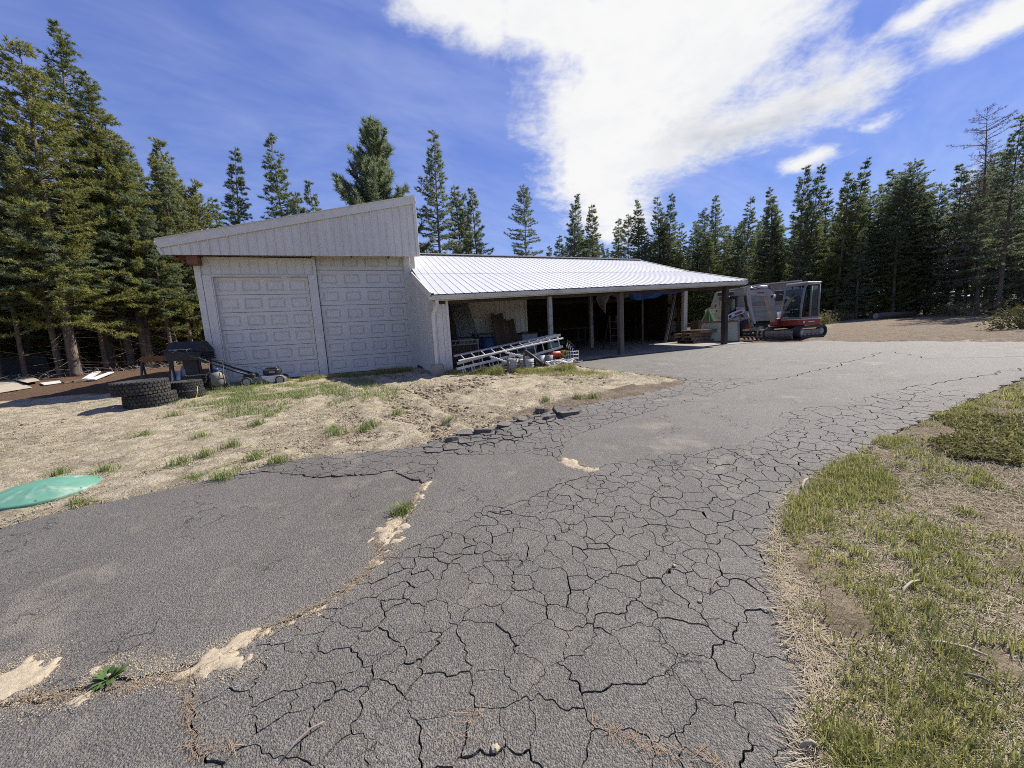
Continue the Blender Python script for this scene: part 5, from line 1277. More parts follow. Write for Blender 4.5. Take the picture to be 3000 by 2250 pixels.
# cab: posts, roof and panes
cab = MB()
fx, rx, yl, yr, zt = .70, -.42, .68, -.12, 2.36
for y in (yl, yr):
    cab.tube([(fx+.06,y,.84),(fx+.04,y,1.3),(fx-.12,y,2.14),(fx-.26,y,2.30),(rx,y,2.33)], .045, 7); cab.tube([(rx,y,.84),(rx,y,2.33)], .05, 7); cab.tube([(fx-.55,y,.84),(fx-.58,y,2.31)], .04, 7)
    cab.bar((rx,y,.87), (fx+.06,y,.87), .07, .08)
for x_, z_ in ((fx+.06,.87),(fx-.26,2.30),(rx,2.33)): cab.bar((x_,yl,z_), (x_,yr,z_), .07, .07)
cb = cab.build('cab_frame', M_CABF, ex)
MB().box((.0,.28,2.385), (.98,.92,.07), bev=.03).build('roof', M_MWHT, cb)
MB().box((-.38,.62,2.28), (.12,.14,.1), bev=.02).build('roof_lip', M_BPL, cb)
def quad(a, b, c_, d_, th=.008):
    n_ = (Vector(b)-Vector(a)).cross(Vector(d_)-Vector(a)).normalized()*th; vs = [Vector(q) for q in (a, b, c_, d_)]; vs += [q+n_ for q in vs]
    return MB().add(vs, [(0,1,2,3),(7,6,5,4),(0,4,5,1),(1,5,6,2),(2,6,7,3),(3,7,4,0)])
quad((fx+.05,yr+.06,1.28),(fx+.05,yl-.06,1.28),(fx-.11,yl-.06,2.13),(fx-.11,yr+.06,2.13)).build('windscreen', M_GLASS, cb)
quad((fx+.06,yr+.06,.95),(fx+.06,yl-.06,.95),(fx+.05,yl-.06,1.24),(fx+.05,yr+.06,1.24)).build('lower_screen', M_GLASS, cb)
quad((rx+.05,yl,1.25),(fx-.62,yl,1.25),(fx-.62,yl,2.24),(rx+.05,yl,2.24)).build('side_window', M_GLASS, cb)
quad((fx-.5,yr,1.2),(fx,yr,1.2),(fx-.14,yr,2.1),(fx-.5,yr,2.2)).build('side_window', M_GLASS, cb)
quad((rx,yl-.06,1.3),(rx,yr+.06,1.3),(rx,yr+.06,2.2),(rx,yl-.06,2.2)).build('rear_window', M_GLASS, cb)
MB().box((rx+.3,yl+.02,1.05), (.5,.02,.36)).build('door_panel', M_BPL, cb)
MB().tube([(fx-.02,yl+.05,1.0),(fx-.05,yl+.07,1.5),(fx-.16,yl+.05,2.0)], .014, 6).build('grab_rail', M_BPL, cb)
MB().tube([(fx+.06,.2,1.28),(fx-.02,.36,1.62)], .012, 5).build('wiper', M_BPL, cb)
st = MB().box((-.08,.28,1.12), (.44,.46,.14), bev=.04).build('seat', M_BPL, ex); MB().box((-.28,.28,1.48), (.12,.44,.62), bev=.05).build('backrest', M_BPL, st)
for s in (.08,.48): MB().cyl((.22,s,.9), (.28,s,1.32), .018, n=7).build('lever', M_BLK, ex)
mi = MB().tube([(fx-.02,yr-.03,1.95),(fx+.14,yr-.26,2.0),(fx+.14,yr-.30,1.86)], .012, 5).build('mirror_arm', M_BPL, ex); MB().box((fx+.14,yr-.30,1.80), (.03,.16,.22), bev=.01).build('mirror', M_BPL, mi)
# boom, stick, cylinders, bucket
Y = -.28
MB().box((.92,Y,.74), (.36,.3,.36), bev=.05).build('swing_bracket', M_MRED, ex)
bm_ = MB().prism([(.90,.70),(1.06,.66),(1.42,1.42),(1.66,1.88),(2.82,1.96),(2.90,2.06),(2.84,2.14),(1.62,2.22),(1.40,2.14),(1.26,1.88),(.92,.92)], Y-.10, Y+.10).build('boom', M_MGRY, ex)
MB().box((2.1,Y+.103,2.05), (.42,.006,.06)).build('lettering', M_MRED, bm_)
MB().box((1.36,Y+.16,1.88), (.15,.13,.14), bev=.03).build('work_lamp', M_MWHT, bm_)
MB().cyl((1.45,Y+.16,1.88), (1.455,Y+.16,1.88), .055, n=12).build('lamp_lens', M_GLASS, bm_)
MB().cyl((1.05,Y,.95), (1.26,Y,1.55), .065, n=10).build('boom_cylinder', M_BLK, bm_); MB().cyl((1.26,Y,1.55), (1.42,Y,1.98), .032, n=8).build('boom_rod', M_CHROME, bm_)
MB().cyl((1.60,Y,2.32), (2.25,Y,2.30), .06, n=10).build('stick_cylinder', M_MWHT, bm_); MB().cyl((2.25,Y,2.30), (2.84,Y,2.26), .03, n=8).build('stick_rod', M_CHROME, bm_)
for q in (-.05,.0,.05): MB().tube([(1.3,Y+q,2.1),(1.55,Y+q,2.38),(2.2,Y+q,2.24),(2.75,Y+q,2.2)], .014, 5).build('hydraulic_hose', M_BPL, bm_)
sk = MB().prism([(2.80,2.30),(2.92,2.30),(2.98,2.06),(2.88,1.60),(2.44,.72),(2.32,.74),(2.62,1.50),(2.72,2.02)], Y-.085, Y+.085).build('stick', M_MGRY, ex)
MB().cyl((2.98,Y,1.95), (2.80,Y,1.30), .05, n=10).build('bucket_cylinder', M_BLK, sk); MB().cyl((2.80,Y,1.30), (2.58,Y,.82), .026, n=8).build('bucket_rod', M_CHROME, sk)
MB().bar((2.58,Y,.82), (2.40,Y,.52), .14, .05).build('link', M_STEEL, sk)
bk = MB().box((2.36,Y,.50), (.26,.26,.12), bev=.03).build('bucket', M_STEEL, ex)
MB().bar((2.34,Y-.5,.44), (2.34,Y+.5,.44), .10, .06).build('head_bar', M_MGRY, bk)
for k in range(6):
    y = Y-.48+k*.192; MB().prism([(2.28,.46),(2.38,.46),(2.42,.30),(2.38,.14),(2.24,.0),(2.20,.03),(2.30,.16),(2.33,.30)], y-.022, y+.022).build('tine', M_BLK, bk)
for z_ in (.28,.15): MB().bar((2.37,Y-.48,z_), (2.37,Y+.48,z_), .03, .035).build('cross_bar', M_STEEL, bk)

# ======================= skid steer =======================
p = B(21.2,.05)
sk = thing('skid_steer', 'white and black skid steer loader with orange wheel rims behind the excavator', 'loader', (p.x, p.y, gz(p.x, p.y)), AZ+math.pi-R(6)); sk.scale = (.95,.95,.95)
for x_ in (.48,-.48):
    for s in (-1,1):
        w_ = MB().lathe([(.2,-.12),(.34,-.13),(.40,-.10),(.41,0),(.40,.10),(.34,.13),(.2,.12)], (x_,s*.72,.41), 'y', 24).build('wheel', M_RUB, sk)
        MB().lathe([(0,-.05),(.08,-.07),(.12,-.03),(.2,-.11),(.21,-.12),(.21,.12),(.12,.05),(0,.05)], (x_,s*.72,.41), 'y', 18).build('rim', M_ORIM, w_)
        lg = MB()
        for k in range(20): a = 2*math.pi*k/20; lg.box((x_+.40*math.cos(a), s*.72, .41+.40*math.sin(a)), (.05,.22,.05), Matrix.Rotation(-a,3,'Y'))
        lg.build('tyre_lugs', M_RUB, w_)
bd = MB().prism([(-1.15,.35),(.75,.35),(.82,.75),(.3,.82),(-.35,1.05),(-.75,1.30),(-1.12,1.28),(-1.2,.8)], -.55, .55).build('body', M_MWHT, sk)
MB().prism([(-1.12,.55),(-.55,.55),(-.62,.95),(-1.12,1.15)], .552, .56).build('red_panel', M_MRED, bd)
cb = MB()
for s in (-1,1):
    cb.tube([(.62,s*.44,.75),(.50,s*.44,1.9),(.36,s*.44,2.0),(-.52,s*.44,2.0),(-.58,s*.44,1.1)], .05, 7); cb.tube([(-.05,s*.44,1.0),(-.05,s*.44,2.0)], .035, 6)
cb.bar((.40,-.44,1.98), (.40,.44,1.98), .1, .08); cb.bar((-.52,-.44,1.98), (-.52,.44,1.98), .1, .08); c2 = cb.build('cab_frame', M_BLK, sk)
MB().box((-.06,0,2.03), (.98,.96,.06), bev=.025).build('roof', M_BLK, c2); MB().box((-.25,0,2.10), (.4,.6,.09), bev=.03).build('roof_unit', M_MWHT, c2)
quad((.58,-.40,1.0),(.58,.40,1.0),(.49,.40,1.88),(.49,-.40,1.88)).build('door_glass', M_GLASS, c2)
for s in (-1,1): quad((-.5,s*.45,1.2),(.46,s*.45,1.2),(.42,s*.45,1.9),(-.5,s*.45,1.9)).build('side_glass', M_GLASS, c2)
MB().bar((.54,-.02,1.0), (.50,-.02,1.9), .03, .03).build('door_bar', M_BLK, c2)
MB().box((-.1,0,.98), (.5,.5,.2), bev=.04).build('seat', M_BPL, sk)
for s in (-1,1):
    ar = MB().prism([(-1.05,1.45),(-.85,1.55),(.30,1.22),(.82,.98),(1.15,.55),(1.20,.30),(1.08,.30),(1.0,.52),(.70,.85),(.25,1.02),(-.95,1.30)], s*.66-.06, s*.66+.06).build('lift_arm', M_MWHT, sk)
    MB().bar((-.2,s*.73,1.24), (.25,s*.73,1.12), .006, .10).build('arm_decal', M_MRED, ar)
    MB().box((.55,s*.725,1.02), (.16,.008,.13), Matrix.Rotation(R(26),3,'Y')).build('number_plate', M_BLK, ar)
    MB().cyl((-.8,s*.66,.75), (-.1,s*.66,1.12), .04, n=8).build('lift_cylinder', M_BLK, ar)
    MB().bar((-1.0,s*.66,.7), (-1.0,s*.66,1.45), .1, .16).build('tower', M_MWHT, ar)
bk = MB().prism([(1.10,.08),(1.75,.06),(1.75,.10),(1.22,.14),(1.18,.62),(1.30,.70),(1.26,.74),(1.10,.66)], -.78, .78).build('bucket', M_STEEL, sk)
for s in (-1,1): MB().prism([(1.12,.08),(1.75,.06),(1.30,.70),(1.12,.66)], s*.77-.012, s*.77+.012).build('bucket_side', M_STEEL, bk)
for s in (-1,1): MB().box((.56,s*.36,1.93), (.06,.12,.08), bev=.015).build('head_lamp', M_MWHT, c2)

# ======================= camper =======================
c = place('camper', 'weathered white and beige camper trailer with a slanted front behind the loaders', 'camper', (12.15,19.9), R(-29)); c.scale = (1,1,.92)
MB().prism([(-1.86,1.43),(-1.80,1.16),(-1.58,.72),(2.1,.72),(2.1,1.52),(-1.80,1.52)], -1.0, 1.0).build('lower_body', M_CAMP, c)
up_ = MB().prism([(-1.76,1.53),(-1.60,1.62),(-1.42,2.34),(-1.32,2.42),(-.6,2.50),(.4,2.60),(2.0,2.62),(2.1,2.5),(2.1,1.53)], -.96, .96).build('upper_body', M_BEIGE, c)
MB().prism([(-1.40,2.36),(-.6,2.52),(.4,2.63),(2.1,2.66),(2.1,2.60),(.4,2.57),(-.6,2.46),(-1.36,2.34)], -1.03, 1.03).build('roof', M_DWHT, up_)
for (x0, x1, z0, z1, m_) in ((-1.42,-.55,1.60,1.74,M_BLK),(-1.30,-.6,2.18,2.34,M_BLK),(-.2,.9,1.74,2.2,M_GREY),(1.1,1.9,1.7,2.2,M_BLK)):
    w_ = MB().box(((x0+x1)/2,-.966,(z0+z1)/2), (x1-x0,.012,z1-z0)).build('window', m_, up_); MB().bar((x0-.02,-.972,z1+.02), (x1+.02,-.972,z1+.02), .02, .035).build('window_trim', M_DWHT, w_)
MB().box((.15,-1.006,1.22), (3.7,.012,.10)).build('stripe', M_TEAL, c); MB().box((.15,-1.004,.98), (3.6,.01,.02)).build('seam', M_GREY, c); MB().bar((-1.82,-1.02,1.45), (2.1,-1.02,1.49), .05, .06).build('bumper_rail', M_CAMP, c)
for x_ in (-.9,.3,1.4): MB().box((x_,-1.004,1.08), (.015,.008,.5)).build('panel_joint', M_GREY, c)
for k, x_ in enumerate((-1.22,-.95)): MB().tube([(x_+.25,-1.0,2.05),(x_+.05,-1.04,1.86),(x_,-1.05,1.55)], .018, 5).build('awning_strut', M_DWHT, up_)
for s in (-1,1): 
    w_ = MB().lathe([(.15,-.09),(.3,-.1),(.33,0),(.3,.1),(.15,.09)], (.6,s*.8,.33), 'y', 20).build('wheel', M_RUB, c); MB().lathe([(0,-.06),(.16,-.08),(.16,.08),(0,.06)], (.6,s*.8,.33), 'y', 16).build('rim', M_DWHT, w_)
MB().box((.2,0,.62), (3.6,1.5,.12)).build('chassis', M_BLK, c); MB().bar((-1.7,0,.6), (-2.4,0,.5), .1, .1).build('tow_bar', M_BLK, c); MB().cyl((-2.2,0,0), (-2.2,0,.5), .04, n=8).build('jack', M_BLK, c)
for s in (-1,1): MB().bar((-1.3,s*.7,-.05), (-1.3,s*.7,.66), .08, .08).build('stand', M_BLK, c)

# ======================= logs, shrubs, saplings, sticks =======================
LG = [(29.15,31.197),(30.57,31.186),(26.577,28.088),(27.888,28.237)]
for k, lab in enumerate(('rear log lying at the edge of the dirt pad', 'front dark log lying at the edge of the dirt pad')):
    a, b = Vector((*LG[2*k], gz(*LG[2*k])+.2)), Vector((*LG[2*k+1], gz(*LG[2*k+1])+.2)); b = a+(b-a).normalized()*3.2
    o = thing('log', lab, 'log', tuple(a), 0); MB().cyl((0,0,0), b-a, .22, .19, 12).build('bark', M_BARK, o); MB().cyl((a-b).normalized()*.01, Vector((0,0,0)), .19, n=12).build('cut_end', M_PALE, o)
M_SAGE = mat_blade('shrub_leaves', [(.12,.115,.035),(.17,.155,.05),(.10,.11,.04),(.20,.17,.06)], .7, .2)
M_SHRUB = mat_blade('dark_shrub_leaves', [(.13,.13,.045),(.20,.20,.07),(.29,.27,.10),(.18,.14,.07)], .6, .35)
def shrub(label, x, y, r_, h, mat, seed, n=900, leaf=.09):
    o = place('shrub', label, 'shrub', (x, y)); rg = np.random.default_rng(seed)
    d = rg.normal(0, 1, (n, 3)); d[:,2] = np.abs(d[:,2]); d /= np.linalg.norm(d, axis=1)[:,None]; q = (rg.random(n)**.4)[:,None]*(1+.25*np.sin(d[:,:1]*5+d[:,1:2]*4))
    C_ = d*q*np.array([r_, r_, h]); v_, f_ = tufts(C_, d, leaf, leaf*.35, 4, .8, rg); obj('foliage', mesh_np('foliage', v_, f_), mat, o)
    s = MB()
    for k in range(9): a = k*.7; s.tube([(0,0,-.05),(r_*.3*math.cos(a), r_*.3*math.sin(a), h*.4),(r_*.7*math.cos(a), r_*.7*math.sin(a), h*.8)], [.025,.015,.006], 4, False)
    s.build('stems', M_TWIG, o)
bx_ = [(18.28,13.725),(39.014,40.266),(30.071,34.538),(24.078,28.357),(28.979,24.182),(20.062,25.047),(35.131,31.936)]
for k, (lab, r_, h, m_) in enumerate((('yellow flowering sagebrush at the right edge of the dirt pad',.9,.95,M_SAGE), ('pale green shrub where the track enters the trees',1.5,1.5,M_SHRUB), ('low grey green shrub right of the excavator',1.2,.8,M_SAGE), ('small shrub close behind the excavator tracks',.8,.7,M_SHRUB), ('dark low shrub under the right stand of pines',2.2,1.1,M_SHRUB), ('weedy shrub just behind the excavator cab',.9,.8,M_SHRUB), ('low dark shrub in the shade of the middle pines',1.6,.9,M_SHRUB))):
    shrub(lab, bx_[k][0], bx_[k][1], r_, h, m_, 40+k)
# bare saplings in the shade of the left stand
SP = [(-23.94,21.23,1.44),(-22.25,20.12,1.24),(-22.38,21.45,1.54),(-20.48,20.53,2.2),(-26.93,22.35,1.15),(-19.65,21.32,1.41),(-20.44,23.31,1.56),(-23.56,24.52,1.46),(-18.18,21.3,1.15),(-28.16,22.43,1.41),(-27.11,25.18,0.96),(-24.95,21.6,0.91),(-20.88,25.55,1.28),(-18.7,23.46,1.06)]
for k, (x, y, H) in enumerate(SP):
    o = place('dead_sapling', 'thin bare grey sapling in the shade of the left stand', 'sapling', (x, y), k, 0, 'bare saplings under the left stand'); H = max(2.2, H+1.5)
    rs = random.Random(k); m_ = MB(); lean = rs.uniform(-.1,.1); m_.tube([(0,0,-.1),(lean*.4,0,H*.5),(lean*H*.4,.1,H)], [.05,.035,.012], 6); m_.build('trunk', M_TWIG, o)
    m_ = MB()
    for i in range(26):
        z_ = H*(.12+.85*rs.random()); a = rs.random()*6.28; L = .25+.7*rs.random(); q = (lean*z_*.4, 0, z_); e_ = (q[0]+L*math.cos(a), L*math.sin(a), z_+L*rs.uniform(-.35,.25)); m_.tube([q, ((q[0]+e_[0])/2, (q[1]+e_[1])/2, (q[2]+e_[2])/2+.05), e_], [.011,.008,.003], 3, False)
    m_.build('branches', M_TWIG, o)
# brush on the forest floor, too tangled to count
rs = random.Random(9); m_ = MB()
for i in range(420):
    a = R(rs.uniform(-54,-36)); dd = rs.uniform(26,33); x, y = math.sin(a)*dd, math.cos(a)*dd; z_ = gz(x, y); L = rs.uniform(.3,1.1); b = rs.random()*6.28
    m_.tube([(x,y,z_+.02),(x+L*.5*math.cos(b),y+L*.5*math.sin(b),z_+rs.uniform(.05,.3)),(x+L*math.cos(b),y+L*math.sin(b),z_+rs.uniform(0,.35))], [.014,.01,.004], 3, False)
tag(m_.build('fallen_brush', M_TWIG), kind='stuff')
ST = [(2.006,1.844),(2.176,1.919),(1.813,1.573),(1.987,1.449),(2.335,2.975),(2.504,3.145),(0.966,1.172),(1.01,1.155),(1.046,1.946),(1.154,2.056),(1.803,1.413),(1.859,1.336),(-0.922,1.217),(-0.824,1.346)]
for k, (lab, r_) in enumerate((('bleached curved stick in the green verge', .007), ('long thin pale stick lying across the verge grass', .008), ('short white stick at the edge of the drive', .010), ('small pale stick at the bottom corner of the drive', .008), ('dry twig lying on the cracked asphalt', .004), ('dark thin stick low in the right verge', .006), ('thin grey twig across the cracks at the bottom', .004))):
    a, b = ST[2*k], ST[2*k+1]; za, zb_ = gz(*a)+.02+r_, gz(*b)+.02+r_; o = thing('stick', lab, 'stick', (a[0], a[1], za), 0); d = Vector((b[0]-a[0], b[1]-a[1], zb_-za)); s = Vector((-d.y, d.x, 0))*.12
    if k < 4 or k == 5: d.z += .03
    MB().tube([(0,0,0), d*.35+s*.6+Vector((0,0,.01)), d*.7+s*.5+Vector((0,0,.012)), d], [r_*.7, r_, r_*.9, r_*.5], 6).build('shaft', M_TWIG if k in (4,5,6) else M_PALE, o)
    if k in (0,1,4): MB().tube([d*.5+s*.5, d*.62+s*1.6+Vector((0,0,.01))], [r_*.6, r_*.3], 5).build('side_twig', M_TWIG if k == 4 else M_PALE, o)
RK = [(-0.132,1.221),(0.958,1.895),(1.287,1.803),(0.945,2.192)]
for k, (lab, s) in enumerate((('small pinkish pebble on the cracked asphalt near the bottom', .016), ('tiny tan stone chip beside a crack', .012), ('pale pebble near the right edge of the drive', .014), ('brownish pebble on the middle of the alligator cracks', .012))):
    me = bpy.data.meshes.new('pebble'); bm = bmesh.new(); bmesh.ops.create_icosphere(bm, subdivisions=2, radius=s)
    for v in bm.verts: v.co *= 1+.3*math.sin(v.co.x*400+k)*.5; v.co.z *= .7
    bm.to_mesh(me); bm.free(); o = obj('pebble', me, M_SANDF); o.location = (*RK[k], gz(*RK[k])+.012+s*.5); tag(o, lab, 'pebble', 'pebbles on the drive')
# broken asphalt heaved up at the crumbling edge
CH = [(0.452,5.703),(0.689,5.618),(0.803,5.525),(-0.66,4.891),(-0.394,4.939),(-0.125,5.147),(-0.77,4.718),(0.117,5.334),(0.515,5.424)]
for k, (lab, s, t_) in enumerate((('dark heap of crumbled asphalt left of the upturned slab', .15, .5), ('upturned black asphalt slab standing on edge', .2, 1.0), ('long flat asphalt chunk tilted beside the upturned slab', .26, .18), ('tilted asphalt chunk on the brown crumbled edge', .16, .3), ('flat broken asphalt chunk in the crumbled edge middle', .17, .22), ('lifted asphalt chunk near the reddish soil', .16, .26), ('leftmost asphalt chunk of the crumbled edge', .14, .3), ('small asphalt chunk right below the reddish soil', .13, .3), ('thin asphalt flake under the upturned slab', .15, .12))):
    x, y = CH[k]; rs = random.Random(60+k); n_ = 8; top, bot = [], []
    for i in range(n_):
        a = 2*math.pi*i/n_; rr = s*.62*(.7+.5*rs.random()); top.append((rr*math.cos(a)*1.25, rr*math.sin(a)*.8, .025+.012*rs.random())); bot.append((rr*math.cos(a)*1.15, rr*math.sin(a)*.72, -.03))
    m_ = MB().add(top+bot, [tuple(range(n_)), tuple(range(2*n_-1, n_-1, -1))]+[(i, n_+i, n_+(i+1) % n_, (i+1) % n_) for i in range(n_)])
    o = m_.build('asphalt_chunk', M_ASPH); o.location = (x, y, gz(x, y)+.012+.3*s*math.sin(t_)*.6); o.rotation_euler = (t_*(1 if k % 2 else -.6), t_*.4, rs.random()*1.2); tag(o, lab, 'asphalt chunk', 'asphalt broken off along the edge of the drive')

# ======================= grass, straw, weeds =======================
GR = np.random.default_rng(77)
def blades(x, y, h, w, lean=.5, z0=None, rg=GR, flat=0.):
    n = len(x); z = (zg(x, y) if z0 is None else z0); a = rg.random(n)*2*np.pi; ln = np.abs(rg.normal(lean, .3, n))+flat*3
    dx, dy = np.cos(a), np.sin(a); sx, sy = -dy, dx
    hh = h*(.6+.8*rg.random(n)); ww = w*(.7+.6*rg.random(n))
    hor = hh*ln/np.sqrt(1+ln**2); ver = hh/np.sqrt(1+ln**2)
    b0 = np.c_[x-sx*ww/2, y-sy*ww/2, z-.01]; b1 = np.c_[x+sx*ww/2, y+sy*ww/2, z-.01]
    m0 = np.c_[x+dx*hor*.35-sx*ww*.4, y+dy*hor*.35-sy*ww*.4, z+ver*.62]; m1 = np.c_[x+dx*hor*.35+sx*ww*.4, y+dy*hor*.35+sy*ww*.4, z+ver*.62]
    tip = np.c_[x+dx*hor, y+dy*hor, z+ver]
    v = np.stack([b0, b1, m0, m1, tip], 1).reshape(-1, 3); k = np.arange(n)*5
    f = np.r_[np.c_[k, k+1, k+3], np.c_[k, k+3, k+2], np.c_[k+2, k+3, k+4]]
    return v, f
def straws(x, y, L, w, rg=GR, lift=.03, zz=.012):
    n = len(x); z = zg(x, y)+zz; a = rg.random(n)*np.pi*2; l = L*(.4+.9*rg.random(n)); dx, dy = np.cos(a)*l, np.sin(a)*l; sx, sy = -np.sin(a)*w/2, np.cos(a)*w/2
    r1, r2 = rg.random(n)*lift, rg.random(n)*lift
    v = np.stack([np.c_[x-sx, y-sy, z+r1], np.c_[x+sx, y+sy, z+r1], np.c_[x+dx+sx, y+dy+sy, z+r2], np.c_[x+dx-sx, y+dy-sy, z+r2]], 1).reshape(-1, 3); k = np.arange(n)*4
    return v, np.r_[np.c_[k, k+1, k+2], np.c_[k, k+2, k+3]]
M_GRASS = mat_blade('green_grass', [(.14,.19,.06),(.22,.28,.085),(.32,.36,.12),(.44,.41,.22)], .55, .3)
M_GRASSB = mat_blade('bright_grass', [(.22,.235,.065),(.32,.33,.095),(.44,.43,.14),(.54,.49,.25)], .55, .35)
M_STRAW = mat_blade('straw', [(.34,.275,.185),(.48,.40,.28),(.24,.185,.12),(.60,.52,.38)], .8, .1)
M_NEED = mat_blade('pine_litter', [(.20,.13,.08),(.30,.21,.13),(.40,.31,.2)], .8, 0)
def sample(n, d0, d1, a0, a1, pw=1.0, rg=GR):
    d = d0*(d1/d0)**(rg.random(n)**pw); a = np.radians(a0+(a1-a0)*rg.random(n)); return np.sin(a)*d, np.cos(a)*d
def rest_on(x, y): return zg(x, y)
# right verge
x, y = sample(260000, 1.3, 15, 22, 62); k = sdist(VERGE, x, y) < -.02; x, y = x[k], y[k]
edge = -sdist(VERGE, x, y); patch = fbm(x, y, .75, 3, 12)+.35*fbm(x, y, 3.1, 2, 14)
gp_ = [(2.248,2.941),(3.065,3.405),(3.006,3.07),(2.388,2.621),(2.027,2.573)]
dens = np.clip(.42+1.5*patch+.75*sstep(1.5, .2, edge), .3, 1); dens = np.where(sdist(gp_, x, y) < .05, 1, dens)
far = np.hypot(x, y)
g = GR.random(len(x)) < dens*.28
v, f = blades(x[g], y[g], .04+.03*np.clip(patch[g]+.2, 0, 1), .003+.0008*far[g], .7); tag(obj('verge_grass', mesh_np('verge_grass', v, f), M_GRASS), kind='stuff')
# tufts: blades gathered round common roots
def tufted(cx_, cy_, per, rad, h, w, mat, name):
    x_ = np.repeat(cx_, per)+GR.normal(0, 1, len(cx_)*per)*np.repeat(rad*(.5+GR.random(len(cx_))), per); y_ = np.repeat(cy_, per)+GR.normal(0, 1, len(cx_)*per)*np.repeat(rad*(.5+GR.random(len(cx_))), per)
    hh_ = np.repeat(h*(.6+.8*GR.random(len(cx_))), per); v, f = blades(x_, y_, hh_, w+.0006*np.hypot(x_, y_), .55); return tag(obj(name, mesh_np(name, v, f), mat), kind='stuff')
cx_, cy_ = sample(9000, 1.3, 13, 22, 62); k = sdist(VERGE, cx_, cy_) < -.03; cx_, cy_ = cx_[k], cy_[k]
ed = -sdist(VERGE, cx_, cy_); pt = fbm(cx_, cy_, .75, 3, 12); k = GR.random(len(cx_)) < np.clip(.10+1.5*pt+.5*sstep(1.7, .2, ed), .03, .9); tufted(cx_[k], cy_[k], 26, .028, .075, .0035, M_GRASSB, 'verge_tufts')
b = (sdist(gp_, x, y)+fbm(x, y, 1.5, 3, 71)*.9) < .05
v, f = blades(x[b], y[b], .065, .004+.0007*far[b], .45); tag(obj('bright_grass', mesh_np('bright_grass', v, f), M_GRASSB), kind='stuff')
x, y = sample(80000, 1.3, 14, 22, 62); k = (sdist(VERGE, x, y) < .04) & (fbm(x, y, 1.1, 3, 55) > GR.random(len(x))*.5-.85); x, y = x[k], y[k]
v, f = straws(x, y, .11, .0019+.0*x, lift=.03); tag(obj('straw_litter', mesh_np('straw_litter', v, f), M_STRAW), kind='stuff')
# low leafy mat on the right
mp = [(4.066,3.726),(5.041,4.352),(6.446,4.724),(6.199,4.107),(4.264,2.859),(4.106,3.218)]
pb = np.array(mp); x = GR.uniform(pb[:,0].min(), pb[:,0].max(), 26000); y = GR.uniform(pb[:,1].min(), pb[:,1].max(), 26000); k = ((sdist(mp, x, y)+fbm(x, y, 1.2, 3, 3)*.9) < -.25) & (GR.random(26000) < .75+1.2*fbm(x, y, 2.5, 3, 19)); x, y = x[k], y[k]
z = zg(x, y)+GR.random(len(x))*.08; v, f = tufts(np.c_[x, y, z], np.tile([0, 0, .5], (len(x), 1)), .035, .022, 2, 1.0, GR); tag(obj('ground_cover', mesh_np('ground_cover', v, f), M_SHRUB), kind='stuff')
# grass along the walls and the shed front
def strip(name, path, w, n, h, mat, jit=.5):
    p_ = np.array(path); seg = np.hypot(*np.diff(p_, axis=0).T); c_ = np.r_[0, np.cumsum(seg)]; t = GR.random(n)*c_[-1]; i = np.clip(np.searchsorted(c_, t)-1, 0, len(seg)-1); q = ((t-c_[i])/seg[i])[:,None]
    P_ = p_[i]*(1-q)+p_[i+1]*q; nn = np.c_[-(p_[i+1]-p_[i])[:,1], (p_[i+1]-p_[i])[:,0]]/seg[i][:,None]; off = GR.normal(0, w*jit, n); P_ = P_+nn*off[:,None]
    k = (fbm(P_[:,0], P_[:,1], 1.6, 3, 9) > -.28) & (sdist(ASPH, P_[:,0], P_[:,1]) > -.05); P_ = P_[k]
    v, f = blades(P_[:,0], P_[:,1], h*np.clip(.75+1.5*fbm(P_[:,0], P_[:,1], 2.7, 3, 33), .3, 1.5), .0055, .5); return tag(obj(name, mesh_np(name, v, f), mat), kind='stuff')
strip('wall_grass', [(-8.389,11.077),(-7.13,10.81),(-6.135,11.115),(-5.592,11.653),(-4.201,11.844),(-3.105,12.12)], .26, 11000, .14, M_GRASSB)
strip('shed_grass', [(-1.913,10.296),(-0.864,9.841),(0.015,9.705),(0.878,9.662),(1.586,9.761)], .26, 15000, .15, M_GRASSB)
strip('shed_grass', [(0.011,9.301),(1.258,9.287),(1.954,9.05),(2.651,8.435),(3.206,7.762)], .50, 9000, .065, M_GRASSB)
strip('wall_grass', [(-8.417,10.018),(-7.976,10.39),(-6.709,9.614),(-5.266,9.041),(-4.432,9.17)], .9, 15000, .05, M_GRASS)
ap = [(-8.053,9.266),(-8.29,10.812),(-3.929,10.512),(-2.531,8.041),(-2.394,6.944),(-3.707,7.188),(-3.848,6.618),(-4.24,6.293),(-6.031,7.089)]
pb = np.array(ap); x = GR.uniform(pb[:,0].min()-.3, pb[:,0].max()+.3, 60000); y = GR.uniform(pb[:,1].min()-.3, pb[:,1].max()+.3, 60000); m1 = fbm(x, y, 1.3, 3, 66); k = ((sdist(ap, x, y)+m1*1.2) < .1) & (GR.random(60000) < .5+1.6*m1); x, y = x[k], y[k]
v, f = blades(x, y, .075, .008, .7); tag(obj('yard_grass', mesh_np('yard_grass', v, f), M_GRASS), kind='stuff')
